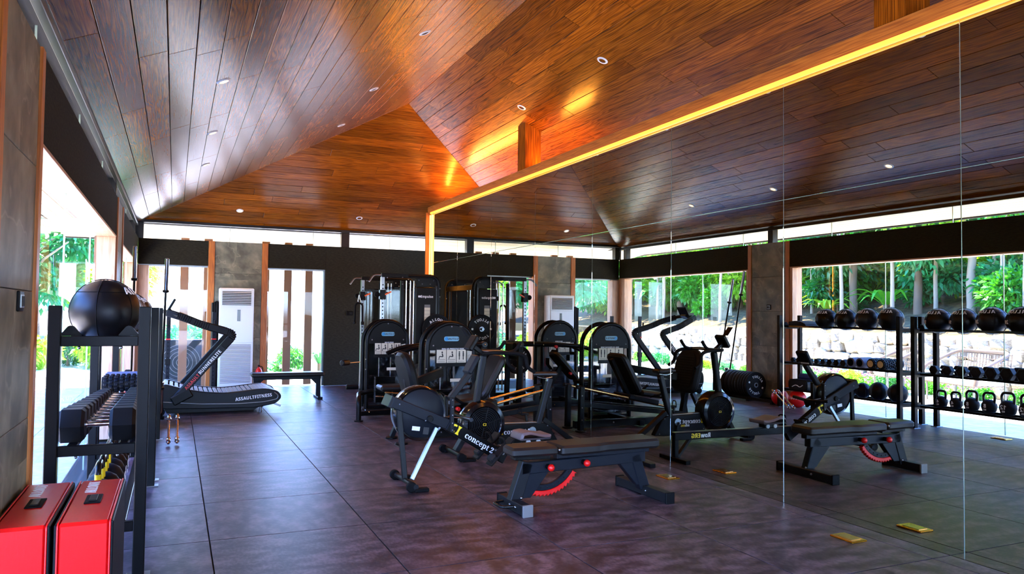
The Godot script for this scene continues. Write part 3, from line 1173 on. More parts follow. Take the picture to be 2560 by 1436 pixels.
func build_garden() -> void:
	var rng := RandomNumberGenerator.new()
	rng.seed = 77
	var g := struct("ground", "pale paved terrace outside the windows")
	part(g, "base", mbox(V(80, 0.2, 90), 0.0, V(4, -0.21, -10)), M.gravel)
	for i in 7:
		for j in 22:
			part(g, "paving_slab", mbox(V(0.615, 0.05, 1.19), 0.004), M.paving, T(-1.4 - i * 0.62, -0.075, -14.0 + j * 1.2 - 5.0))
	# slope of earth above the retaining wall
	var hm := MB.new()
	for k in 8:
		var x0 := -5.95 - k * 2.4
		var x1 := x0 - 2.4
		var nn := V(0.27, 1, 0).normalized()
		hm.quad(V(x0, ground_y(minf(x0, -5.96)), 6), V(x1, ground_y(x1), 6), V(x1, ground_y(x1), -45), V(x0, ground_y(minf(x0, -5.96)), -45), nn)
	var hill := struct("hillside", "sunlit planted bank above the rubble wall")
	part(hill, "earth", hm.mesh(), M.soil)
	# rubble wall, stone by stone
	var rw := struct("wall_garden", "dry rubble retaining wall at the back of the terrace")
	part(rw, "earth_core", mbox(V(0.5, 1.1, 30), 0.0, V(-6.15, 0.4, -9)), M.soil)
	var rocks := []
	for k in 6:
		rocks.append(rock_mesh(rng))
	var y := -0.05
	var row := 0
	while row < 5:
		var z := -2.0 - rng.randf() * 0.3
		while z > -17.5:
			var w := rng.randf_range(0.22, 0.44)
			var h := rng.randf_range(0.2, 0.3)
			part(rw, "stone", rocks[rng.randi_range(0, 5)], M.rock[rng.randi_range(0, 2)], Transform3D(Basis(Vector3.UP, rng.randf_range(-0.4, 0.4)).scaled(V(0.4, h * 1.25, w * 1.12)), V(-5.78 - row * 0.035 + rng.randf_range(-0.05, 0.06), y + h * 0.5, z - w * 0.5)))
			z -= w
		y += 0.225
		row += 1
	# planting
	var crowns := []
	for k in 4:
		var blobs := []
		for q in 9:
			blobs.append([V(rng.randf_range(-1.3, 1.3), rng.randf_range(-1.2, 1.6), rng.randf_range(-1.3, 1.3)), rng.randf_range(0.6, 1.0)])
		crowns.append(leaf_cloud(rng, 6500, blobs, 0.22, 0.10))
	var trunks := []
	for k in 4:
		trunks.append(trunk_mesh(rng, 4.2, 0.13, 0.12))
	var bushes := []
	for k in 4:
		var blobs := []
		for q in 5:
			blobs.append([V(rng.randf_range(-0.4, 0.4), rng.randf_range(0.25, 0.7), rng.randf_range(-0.4, 0.4)), rng.randf_range(0.3, 0.45)])
		bushes.append(leaf_cloud(rng, 2000, blobs, 0.14, 0.065))
	var fans := [blade_fan(rng, 11, 1.1, 0.24, 1.3), blade_fan(rng, 15, 0.9, 0.12, 1.1)]
	var tone := ["dark green", "bright green", "deep green", "yellow green", "blue green"]
	var trees := []
	for z in [-4.5, -6.2, -7.6, -9.4, -11.0, -12.8, -14.6, -16.8, -19.5, -22.5]:
		trees.append([rng.randf_range(-9.4, -7.6), z, 0.85])
	for z in [-7.0, -9.0, -11.2, -13.4, -15.8, -18.4, -21.0, -24.5]:
		trees.append([rng.randf_range(-13.0, -11.4), z, 1.1])
	for z in [-9.0, -13.0, -17.0, -21.0, -26.0, -30.0]:
		trees.append([rng.randf_range(-18.0, -16.0), z, 1.45])
	for p in [[-4.2, -19.0], [-6.0, -21.5], [-2.6, -23.0], [-8.0, -25.0], [-4.8, -27.0]]:
		trees.append([p[0], p[1], 1.0])
	for p in trees:
		var c := rng.randi_range(0, 4)
		var pale := rng.randf() < 0.5
		var at := V(p[0], ground_y(p[0]) - 0.02, p[1])
		var t := thing("garden_tree", "%s leafy tree with a %s trunk on the bank outside" % [tone[c], "pale" if pale else "brown"], "tree", at, rng.randf() * TAU, "trees on the garden bank")
		t.scale = Vector3.ONE * float(p[2])
		var k := rng.randi_range(0, 3)
		part(t, "trunk", trunks[k], M.bark_pale if pale else M.bark)
		var f := part(t, "foliage", crowns[rng.randi_range(0, 3)], M.leaf[c], T(0, 3.1, 0))
		f.set_meta("kind", "stuff")
	var spr := leaf_cloud(rng, 420, [[V(0.1, 3.2, 0), 0.5], [V(-0.2, 2.6, 0.2), 0.4], [V(0.1, 3.8, -0.2), 0.5]], 0.2, 0.09)
	for k in 18:
		var x := rng.randf_range(-8.4, -6.8)
		var t := thing("sapling", "slender bare stemmed sapling on the bank above the rubble wall", "sapling", V(x, ground_y(x) - 0.02, -4.2 - k * 0.92 + rng.randf_range(-0.3, 0.3)), rng.randf() * TAU, "slender saplings on the bank")
		part(t, "trunk", trunks[rng.randi_range(0, 3)], M.bark_pale, Transform3D(Basis.from_scale(V(0.42, 1.0, 0.42)), Vector3.ZERO))
		part(t, "foliage", spr, M.leaf[rng.randi_range(0, 4)]).set_meta("kind", "stuff")
	var shrubs := []
	for k in 58:
		shrubs.append([rng.randf_range(-11.5, -7.4), rng.randf_range(-24.0, -2.6), rng.randf_range(0.8, 1.6)])
	for k in 14:
		shrubs.append([rng.randf_range(-5.1, -4.95), -3.0 - k * 1.0 + rng.randf_range(-0.2, 0.2), rng.randf_range(0.28, 0.42)])
	for k in 7:
		shrubs.append([-3.6 + k * 0.85, -17.2 + rng.randf_range(-1, 1), rng.randf_range(0.9, 1.4)])
	for k in 6:
		shrubs.append([-1.2 + k * 0.85, -13.2 + rng.randf_range(-0.6, 0.6), rng.randf_range(0.6, 1.0)])
	for p in shrubs:
		var c := rng.randi_range(0, 4)
		var fan: bool = rng.randf() < 0.14 and p[2] > 0.7
		var at := V(p[0], ground_y(p[0]) - 0.03, p[1])
		if fan:
			var t := thing("broadleaf_plant", "%s plant with long arching leaves in the garden" % tone[c], "plant", at, rng.randf() * TAU, "broad leaved garden plants")
			t.scale = Vector3.ONE * float(p[2])
			part(t, "leaves", fans[rng.randi_range(0, 1)], M.leaf[c], T(0, 0.2, 0)).set_meta("kind", "stuff")
			part(t, "stem", mcyl(V(0, 0, 0), V(0, 0.28, 0), 0.05, 8), M.bark)
		else:
			var t := thing("garden_shrub", "%s small leaved shrub in the garden" % tone[c], "shrub", at, rng.randf() * TAU, "garden shrubs")
			t.scale = Vector3.ONE * float(p[2])
			part(t, "foliage", bushes[rng.randi_range(0, 3)], M.leaf[c]).set_meta("kind", "stuff")
			part(t, "stem", mcyl(V(0, 0, 0), V(0, 0.45, 0), 0.03, 7), M.bark)
	# flowers along the foot of the rubble wall
	for k in 12:
		var at := V(-5.15 + rng.randf_range(-0.12, 0.12), -0.05, -4.0 - k * 0.42)
		var t := thing("flowering_plant", "low mauve flowering plant at the foot of the rubble wall", "flower", at, rng.randf() * TAU, "mauve flowers by the rubble wall")
		part(t, "leaves", leaf_cloud(rng, 110, [[V(0, 0.12, 0), 0.14]], 0.09, 0.04), M.leaf[1]).set_meta("kind", "stuff")
		part(t, "petals", leaf_cloud(rng, 60, [[V(0, 0.2, 0), 0.14]], 0.05, 0.04), M.petal).set_meta("kind", "stuff")
	outdoor_chair(V(-4.35, -0.05, -3.75), 0.35, 1.5, "wide woven rattan loveseat with a curved rim on the terrace")
	outdoor_chair(V(-4.55, -0.05, -5.3), 0.5, 0.75, "single woven rattan armchair on the terrace beside the loveseat")
	# timber fins and the outdoor unit beyond the far windows
	var fs := thing("timber_screen", "row of upright brown timber fins outside the far windows", "screen", V(0, -0.05, -10.75))
	for x in [-0.08, 0.34, 1.42, 1.86, 2.28]:
		part(fs, "fin", mbox(V(0.15, 2.9, 0.09), 0.004, V(x, 1.45, 0)), M.fin)
	part(fs, "top_rail", mbox(V(3.6, 0.09, 0.10), 0.004, V(1.0, 2.44, -0.1)), M.fin)
	var cu := thing("condenser_unit", "dark outdoor air conditioner unit with a round fan behind the treadmill window", "condenser", V(-0.05, -0.11, -11.6))
	part(cu, "casing", mbox(V(0.92, 0.95, 0.36), 0.015, V(0, 0.48, 0)), M.navy)
	var fg := MB.new()
	for r in [0.36, 0.29, 0.22, 0.15, 0.08]:
		var ring := []
		for k in 24:
			ring.append(V(cos(TAU * k / 24) * r, sin(TAU * k / 24) * r, 0))
		fg.tube(ring, 0.006, 5, true)
	part(cu, "fan_grille", fg.mesh(), M.grey, T(-0.05, 0.5, 0.195))
	part(cu, "fan_blade", mlathe([Vector2(0, 0.0), Vector2(0.34, 0.0), Vector2(0.34, -0.01)], 24, T(0, 0, 0, rx(90))), M.charcoal, T(-0.05, 0.5, 0.184))

func outdoor_chair(at: Vector3, turn: float, width: float, label: String) -> void:
	var t := thing("rattan_chair", label, "chair", at, turn)
	var w := width * 0.5
	var rim := rounded([V(0.42, 0.36, w), V(0.35, 0.62, w), V(-0.30, 0.92, w * 0.9), V(-0.30, 0.92, -w * 0.9), V(0.35, 0.62, -w), V(0.42, 0.36, -w)], 0.22, 6)
	part(t, "rim", mtube(rim, 0.035, 8), M.rattan)
	var weave := MB.new()
	var n := int(width / 0.08)
	for k in n + 1:
		var z := lerpf(-w * 0.92, w * 0.92, float(k) / n)
		weave.tube([V(-0.29, 0.90, z), V(-0.22, 0.36, z), V(0.40, 0.34, z)], 0.008, 5)
	for k in 7:
		var q := k / 6.0
		weave.tube([V(-0.29 + q * 0.07, 0.88 - q * 0.52, -w * 0.92), V(-0.29 + q * 0.07, 0.88 - q * 0.52, w * 0.92)], 0.008, 5)
		weave.tube([V(-0.2 + q * 0.6, 0.355, -w * 0.95), V(-0.2 + q * 0.6, 0.355, w * 0.95)], 0.008, 5)
	part(t, "weave", weave.mesh(), M.rattan)
	part(t, "cushion", mbox(V(0.58, 0.10, width * 0.86), 0.03, V(0.10, 0.41, 0)), M.white)
	for x in [-0.2, 0.36]:
		for z in [-w * 0.85, w * 0.85]:
			part(t, "leg", mcyl(V(x, 0, z), V(x, 0.36, z), 0.018, 8), M.grey)

# ------------------------------------------------------------------ things in the room
func bolts(parent: Node, pts: Array, r := 0.008, mat: Material = null) -> void:
	for p in pts:
		var m := MB.new()
		m.ball(p, r, 8, 6)
		part(parent, "bolt", m.mesh(), mat if mat else M.steel)

func text_part(parent: Node, called: String, s: String, em: float, mat: Material, xf: Transform3D, f: Font = null) -> MeshInstance3D:
	return part(parent, called, letters(s, em, f), mat, xf)

func build_objects() -> void:
	plyo_boxes()
	storage_rack(-1.76, 0.52, "near dumbbell rack with three tiers standing behind the red boxes")
	storage_rack(-4.18, -1.98, "farther storage rack with three tiers beside the stone pillar")
	rack_contents()
	barbell_corner()
	treadmill()
	far_end()
	cable_machine()
	multi_press()
	leg_press()
	bike()
	rower()
	bench()
	for q in [[3.84, -0.47, "brass floor socket box beside the adjustable bench foot"], [3.845, 1.51, "brass floor socket box set in the open floor by the mirror"], [-0.62, -0.77, "brass floor socket box under the dumbbell rack"]]:
		var t := thing("floor_socket", q[2], "socket box", V(q[0], 0, q[1]))
		part(t, "lid", mbox(V(0.13, 0.012, 0.19), 0.004, V(0, 0.006, 0)), M.brass)
		part(t, "inlay", mbox(V(0.085, 0.004, 0.13), 0.001, V(0, 0.0135, 0)), M.gold)
	for q in [[XL + 0.006, 1.49, 1.28, "square black switch plate on the near stone pillar"], [XL + 0.006, 1.61, -4.93, "square black switch plate on the stone pillar by the plates"]]:
		var t := thing("switch_plate", q[3], "switch", V(q[0], q[1], q[2]))
		part(t, "plate", mbox(V(0.014, 0.09, 0.10), 0.004), M.black)
		part(t, "frame", mbox(V(0.006, 0.06, 0.07), 0.002, V(0.008, 0, 0)), M.alu)
		for s in [-1, 1]:
			part(t, "rocker", mbox(V(0.006, 0.045, 0.026), 0.002, V(0.011, 0, s * 0.016)), M.charcoal)
	var sw := thing("wall_socket", "small dark socket plate on the charcoal far wall", "socket", V(2.93, 1.42, ZF + 0.008))
	part(sw, "plate", mbox(V(0.13, 0.085, 0.016), 0.004), M.black)
	part(sw, "insert", mbox(V(0.05, 0.05, 0.006), 0.002, V(0.02, 0, 0.009)), M.charcoal)

func plyo_boxes() -> void:
	var w := 0.198
	var h := 0.645
	var d := 0.79
	var xs := [-0.744, -0.532]
	var lab := ["red padded jump box standing against the stone pillar", "red padded jump box standing beside the dumbbell rack post"]
	for k in 2:
		var t := thing("jump_box", lab[k], "jump box", V(xs[k], 0, 1.455), 0.0)
		part(t, "cover", mbox(V(w - 0.02, h, d), 0.012, V(0, h / 2, 0)), M.red_vinyl)
		for s in [-1, 1]:
			part(t, "side_panel", mbox(V(0.011, h - 0.006, d - 0.006), 0.004, V(s * (w / 2 - 0.0045), h / 2, 0)), M.plastic)
		for s in [-1, 1]:
			part(t, "seam", mtube(rounded([V(s * (w / 2 - 0.011), h - 0.002, -d / 2 + 0.004), V(s * (w / 2 - 0.011), h - 0.002, d / 2 - 0.002), V(s * (w / 2 - 0.011), 0.01, d / 2 - 0.002)], 0.02), 0.0035, 6), M.red)
		part(t, "handle", mbox(V(0.062, 0.006, 0.15), 0.002, V(0.0, h + 0.003, 0.02)), M.rubber_wheel)
		part(t, "handle_strap", mbox(V(0.03, 0.006, 0.11), 0.002, V(0.0, h + 0.008, 0.02)), M.plastic)
		part(t, "lettering", letters("ALLOUT", 0.062), M.print, Transform3D(Basis(V(0, 0, -1), V(-1, 0, 0), V(0, 1, 0)), V(-0.025, h + 0.001, -0.235)))

func storage_rack(z0: float, z1: float, label: String) -> void:
	var xf := -0.385
	var xr := -0.815
	var zc := (z0 + z1) / 2
	var t := thing("storage_rack", label, "rack", V(-0.6, 0, zc))
	var o := V(-0.6, 0, zc)
	for x in [xf, xr]:
		for z in [z0, z1]:
			part(t, "post", mbox(V(0.06, 1.475, 0.06), 0.004, V(x, 0.7375, z) - o), M.black)
			part(t, "foot_plate", mbox(V(0.12, 0.008, 0.09), 0.002, V(x, 0.004, z) - o), M.steel)
	for z in [z0, z1]:
		for y in [1.285, 0.70, 0.275]:
			part(t, "end_bar", mbox(V(xf - xr - 0.06, 0.055, 0.035), 0.003, V((xf + xr) / 2, y, z) - o), M.black)
	for y in [1.285, 0.70, 0.275]:
		for x in [xf - 0.045, xr + 0.045]:
			part(t, "rail", mbox(V(0.045, 0.03, z1 - z0 - 0.06), 0.004, V(x - (0.045 if x > -0.6 else -0.045), y + 0.012, zc) - o), M.black_gloss if y > 1.0 else M.black)
	for z in [z0 + 0.05, z1 - 0.05]:
		for x in [-0.745, -0.465]:
			part(t, "ball_stop", mprism(rounded2([Vector2(-0.055, 0), Vector2(0.055, 0), Vector2(0.012, 0.055), Vector2(-0.012, 0.055)], 0.01), 0.02, Transform3D(Basis.IDENTITY, V(x, 1.312, z) - o)), M.black)
	bolts(t, [V(-0.50, 0.665, z1 + 0.0) - o, V(-0.70, 0.665, z1) - o, V(-0.50, 1.25, z1) - o, V(-0.70, 1.25, z1) - o], 0.009)

func med_ball(r: float, number: String, at: Vector3, turn: float, label: String) -> void:
	var t := thing("medicine_ball", label, "medicine ball", at, turn, "medicine balls on the top tier")
	var m := MB.new()
	m.ball(Vector3.ZERO, r, 32, 20, V(1, 0.97, 1))
	part(t, "shell", m.mesh(), M.leather)
	var st := SurfaceTool.new()
	ball_letters(st, "ALLOUT", r * 0.37, r * 0.99, 40, -8, 18)
	part(t, "lettering", st.commit(), M.print)
	if number != "":
		var sn := SurfaceTool.new()
		ball_letters(sn, number, r * 0.36, r * 1.0, -4, -34, 14)
		part(t, "number", sn.commit(), M.print)
	for k in 3:
		var ring := []
		for q in 36:
			var a := TAU * q / 36
			ring.append(V(cos(a), sin(a), 0) * r * 0.998)
		part(t, "seam", mtube(ring, 0.0022, 5, true), M.rubber_wheel, Transform3D(ry(k * 60 + 20), V(0, 0, 0)))
	var band := []
	for q in 36:
		var a := TAU * q / 36
		band.append(V(cos(a) * r * 0.8, r * 0.585, sin(a) * r * 0.8))
	part(t, "seam", mtube(band, 0.0022, 5, true), M.rubber_wheel)

func hex_mesh(r: float, l: float, x: float) -> ArrayMesh:
	var p := PackedVector2Array()
	for k in 6:
		p.append(Vector2(cos(TAU * k / 6), sin(TAU * k / 6)) * r)
	var m := MB.new()
	m.prism(p, l, Transform3D(Basis(V(0, 0, -1), V(0, 1, 0), V(1, 0, 0)), V(x, 0, 0)), r * 0.16)
	return m.mesh()

func dumbbell(r: float, at: Vector3, label: String, group: String, handle: Material) -> void:
	var t := thing("dumbbell", label, "dumbbell", at, 0.0, group)
	var l := r * 1.25
	for s in [-1, 1]:
		var h := part(t, "head", hex_mesh(r, l, s * (0.06 + l / 2)), M.rubber_black)
		part(h, "end_cap", mcyl(V(s * (0.06 + l - 0.002), 0, 0), V(s * (0.06 + l + 0.002), 0, 0), r * 0.42, 16), M.charcoal)
		part(t, "collar", mcyl(V(s * 0.052, 0, 0), V(s * 0.062, 0, 0), 0.022, 14), M.chrome)
	var m := MB.new()
	m.lathe([Vector2(0.013, -0.058), Vector2(0.0145, -0.03), Vector2(0.0165, 0), Vector2(0.0145, 0.03), Vector2(0.013, 0.058)], 12, Transform3D(Basis(V(0, -1, 0), V(1, 0, 0), V(0, 0, 1)), Vector3.ZERO))
	part(t, "handle", m.mesh(), handle)

func kettlebell(kg: String, r: float, at: Vector3, yellow: bool, label: String) -> void:
	var t := thing("kettlebell", label, "kettlebell", at, 0.0, "kettlebells on the lowest tier")
	var m := MB.new()
	m.lathe([Vector2(0, 0), Vector2(r * 0.62, 0), Vector2(r * 0.86, r * 0.25), Vector2(r, r * 0.8), Vector2(r * 0.95, r * 1.2), Vector2(r * 0.72, r * 1.62), Vector2(r * 0.4, r * 1.82), Vector2(0, r * 1.86)], 24, Transform3D.IDENTITY, 0.6)
	part(t, "body", m.mesh(), M.rubber_black)
	var hp := rounded([V(0, r * 1.35, r * 0.72), V(0, r * 2.35, r * 0.82), V(0, r * 2.75, r * 0.55), V(0, r * 2.75, -r * 0.55), V(0, r * 2.35, -r * 0.82), V(0, r * 1.35, -r * 0.72)], r * 0.4)
	part(t, "handle", mtube(hp, 0.0155, 10), M.steel_dark)
	if yellow:
		for s in [-1, 1]:
			part(t, "colour_band", mtube([V(0, r * 1.75, s * r * 0.755), V(0, r * 2.3, s * r * 0.815)], 0.018, 10), M.yellow)
	var b := Basis(V(0, 0, -1), V(0, 1, 0), V(1, 0, 0))
	text_part(t, "number", kg, r * 0.72, M.print, Transform3D(b, V(r * 1.0, r * 1.0, 0)))
	text_part(t, "unit", "KG", r * 0.32, M.print, Transform3D(b, V(r * 0.99, r * 0.48, 0)))

func rack_contents() -> void:
	# balls on the top tiers
	var top := 1.312
	var big := [[-1.56, "14", 0.168], [-1.21, "14", 0.168], [-0.85, "20", 0.176], [-0.49, "20", 0.176], [-0.12, "20", 0.180], [0.26, "", 0.186]]
	var words := ["first ball marked 14, at the rack's far post", "second ball marked 14, beside a ball marked 20", "first ball marked 20, next to the balls marked 14", "second ball marked 20 in the middle of the rack", "third ball marked 20, next to the end ball", "large seamed ball at the rack end above the red boxes"]
	for k in 6:
		var r: float = big[k][2]
		med_ball(r, big[k][1], V(-0.60, top + sqrt(r * r - 0.125 * 0.125) - 0.005, big[k][0]), 0.0, "black leather medicine ball, " + words[k])
	var small := [[-3.42, "6", 0.166, "first ball marked 6, beside the black pad"], [-3.05, "6", 0.166, "second ball marked 6, beside a ball marked 10"], [-2.67, "10", 0.170, "first ball marked 10"], [-2.28, "10", 0.174, "second ball marked 10, at the rack post"]]
	for q in small:
		med_ball(q[2], q[1], V(-0.60, top + sqrt(q[2] * q[2] - 0.125 * 0.125) - 0.004, q[0]), 0.0, "black leather medicine ball, " + q[3])
	var ab := thing("exercise_pad", "black ribbed exercise pad lying on the top tier", "pad", V(-0.60, top, -3.86))
	var pm := MB.new()
	pm.prism(PackedVector2Array([Vector2(-0.17, 0), Vector2(0.19, 0), Vector2(0.17, 0.035), Vector2(0.08, 0.068), Vector2(-0.05, 0.075), Vector2(-0.17, 0.06)]), 0.36, Transform3D(Basis(V(0, 0, 1), V(0, 1, 0), V(-1, 0, 0)), Vector3.ZERO), 0.006)
	part(ab, "body", pm.mesh(), M.rubber_black)
	for k in 9:
		part(ab, "rib", mbox(V(0.34, 0.006, 0.012), 0.002, V(0, 0.074 - absf(k - 3) * 0.004, -0.12 + k * 0.03)), M.navy)
	# heavy hex dumbbells on the near rack's middle tier
	var mid := 0.727
	for k in 11:
		var z := 0.36 - k * 0.192
		var r := lerpf(0.104, 0.062, k / 10.0)
		var lab := "black rubber hex dumbbell with chrome handle in the graded row on the near rack"
		lab = "%s black hex dumbbell in the graded row on the near rack" % ["largest", "second largest", "third largest", "fourth largest", "fifth largest", "middle sized", "fifth smallest", "fourth smallest", "third smallest", "second smallest", "smallest"][k]
		dumbbell(r, V(-0.612, mid + r * 0.866, z), lab, "graded hex dumbbells on the near rack", M.chrome)
	# light dumbbells and rollers on the farther rack
	for k in 2:
		dumbbell(0.042, V(-0.60, mid + 0.0365, -4.02 + k * 0.115), "small black neoprene dumbbell at the end by the pillar", "light dumbbells on the farther rack", M.plastic)
	for k in 6:
		dumbbell(0.044 + 0.002 * k, V(-0.60, mid + (0.044 + 0.002 * k) * 0.866, -3.66 + k * 0.13), "small black hex dumbbell in the row beside the foam rollers", "light dumbbells on the farther rack", M.chrome)
	for k in 2:
		var r := thing("foam_roller", "smooth grey foam roller with a hollow black end, " + ["beside the small dumbbells", "beside the knobbed rollers"][k], "foam roller", V(-0.60, mid + 0.072, -2.80 + k * 0.155), 0.0, "smooth grey foam rollers")
		part(r, "sleeve", mlathe([Vector2(0.052, -0.2), Vector2(0.066, -0.2), Vector2(0.072, -0.194), Vector2(0.072, 0.194), Vector2(0.066, 0.2), Vector2(0.052, 0.2)], 24, T(0, 0, 0, rz(90))), M.foam_grey)
		part(r, "core", mlathe([Vector2(0.052, 0.2), Vector2(0.052, -0.2)], 24, T(0, 0, 0, rz(90))), M.plastic)
	for k in 2:
		var r := thing("massage_roller", "black knobbed massage roller with a cream end disc, " + ["beside the grey rollers", "beside the rack post"][k], "foam roller", V(-0.60, mid + 0.075, -2.46 + k * 0.165), 0.0, "knobbed massage rollers")
		part(r, "core", mlathe([Vector2(0.0, -0.2), Vector2(0.060, -0.2), Vector2(0.064, -0.196), Vector2(0.064, 0.196), Vector2(0.060, 0.2), Vector2(0.0, 0.2)], 24, T(0, 0, 0, rz(90))), M.rubber_black)
		var kn := MB.new()
		for i in 9:
			for j in 12:
				var a := TAU * j / 12 + (0.26 if i % 2 else 0.0)
				var dv := V(0, cos(a), sin(a))
				kn.box(V(-0.17 + i * 0.0425, 0, 0) + dv * 0.067, V(0.03, 0.018, 0.024), Basis(V(1, 0, 0), dv, V(1, 0, 0).cross(dv)), 0.005)
		part(r, "knobs", kn.mesh(), M.navy).set_meta("kind", "stuff")
		for s in [-1, 1]:
			part(r, "end_disc", mcyl(V(s * 0.199, 0, 0), V(s * 0.204, 0, 0), 0.047, 20), M.cork)
	# slam balls and bags on the farther rack's low tier
	var low := 0.302
	var rs := [0.105, 0.108, 0.112, 0.130, 0.132]
	var zs := [-3.22, -2.99, -2.76, -2.49, -2.18]
	for k in 5:
		var t := thing("slam_ball", "dark textured slam ball on the low tier, " + ["nearest the black bag", "second from the black bag", "in the middle of five", "large, fourth from the black bag", "large, beside the rack post"][k], "slam ball", V(-0.60, low + rs[k] * 0.80, zs[k]), 0.0, "slam balls on the low tier")
		var m := MB.new()
		m.ball(Vector3.ZERO, rs[k], 22, 14)
		part(t, "shell", m.mesh(), M.navy)
		for q in 3:
			var ring := []
			for a in 28:
				ring.append(V(cos(TAU * a / 28), sin(TAU * a / 28), 0) * (rs[k] - 0.0005))
			part(t, "ridge", mtube(ring, 0.003, 5, true), M.rubber_wheel, Transform3D(ry(q * 60), Vector3.ZERO))
	var bag := thing("gear_bag", "black gear bag with a white mark on the low tier", "bag", V(-0.60, low - 0.01, -3.86))
	part(bag, "body", mprism(rrect(0.40, 0.17, 0.06), 0.34, Transform3D(Basis(V(0, 0, -1), V(0, 1, 0), V(1, 0, 0)), V(0, 0.085, 0)), 0.02), M.plastic)
	part(bag, "white_mark", mtube(rounded([V(0.171, 0.05, -0.10), V(0.171, 0.09, -0.02), V(0.171, 0.05, 0.06), V(0.171, 0.09, 0.12)], 0.05), 0.006, 6), M.print)
	var roll := thing("towel_roll", "rolled blue cloth lying on the black gear bag", "towel", V(-0.58, low + 0.205, -3.78))
	part(roll, "roll", mcyl(V(0, 0, -0.16), V(0, 0, 0.16), 0.048, 20, 0.012), M.blue_cloth)
	part(roll, "loose_end", mbox(V(0.09, 0.006, 0.30), 0.002, V(0.05, -0.043, 0)), M.blue_cloth)
	# kettlebells on the near rack's low tier
	var kb := [["4", 0.075, -1.53], ["4", 0.075, -1.33], ["8", 0.088, -1.12], ["8", 0.088, -0.90], ["12", 0.096, -0.67], ["12", 0.096, -0.44], ["16", 0.102, -0.19], ["16", 0.102, 0.07], ["20", 0.106, 0.33]]
	for k in kb.size():
		var q: Array = kb[k]
		var yb := k >= 6
		kettlebell(q[0], q[1], V(-0.60, low, q[2]), yb, "black kettlebell marked %s KG%s, %s" % [q[0], ", yellow banded" if yb else "", ["at the far rack post", "second from the far rack post", "beside the marked 4 pair", "between an 8 and a 12", "beside the marked 8 pair", "beside a yellow banded one", "beside the marked 12 pair", "between two yellow banded ones", "nearest the red boxes"][k]])

func plate_mesh(r: float, th: float) -> ArrayMesh:
	return mlathe([Vector2(0.026, -th / 2), Vector2(r * 0.36, -th / 2), Vector2(r * 0.40, -th / 2 + 0.006), Vector2(r * 0.86, -th / 2 + 0.006), Vector2(r * 0.90, -th / 2), Vector2(r * 0.98, -th / 2), Vector2(r, -th / 2 + 0.008), Vector2(r, th / 2 - 0.008), Vector2(r * 0.98, th / 2), Vector2(r * 0.90, th / 2), Vector2(r * 0.86, th / 2 - 0.006), Vector2(r * 0.40, th / 2 - 0.006), Vector2(r * 0.36, th / 2), Vector2(0.026, th / 2)], 40, T(0, 0, 0, rx(90)))

func bumper_plate(at: Vector3, r: float, th: float, label: String, group: String, spin := 0.0) -> void:
	var t := thing("bumper_plate", label, "weight plate", at, 0.0, group)
	part(t, "disc", plate_mesh(r, th), M.rubber_black)
	part(t, "hub_ring", mlathe([Vector2(0.025, -th / 2 - 0.002), Vector2(0.042, -th / 2 - 0.002), Vector2(0.042, th / 2 + 0.002), Vector2(0.025, th / 2 + 0.002), Vector2(0.025, -th / 2 - 0.002)], 24, T(0, 0, 0, rx(90))), M.steel)
	var st := SurfaceTool.new()
	arc_letters(st, "ALLOUT", r * 0.25, r * 0.64, 90 + spin, 17.5, th / 2 - 0.005)
	arc_letters(st, "ALLOUT", r * 0.25, r * 0.64, 270 + spin, 17.5, th / 2 - 0.005)
	part(t, "lettering", st.commit(), M.print)
	var sq := MB.new()
	for a in [0.0, PI]:
		var q: float = a + deg_to_rad(spin)
		sq.box(V(cos(q) * r * 0.68, sin(q) * r * 0.68, th / 2 - 0.004), V(r * 0.13, r * 0.13, 0.002), Basis(Vector3.BACK, q))
	part(t, "square_mark", sq.mesh(), M.print)

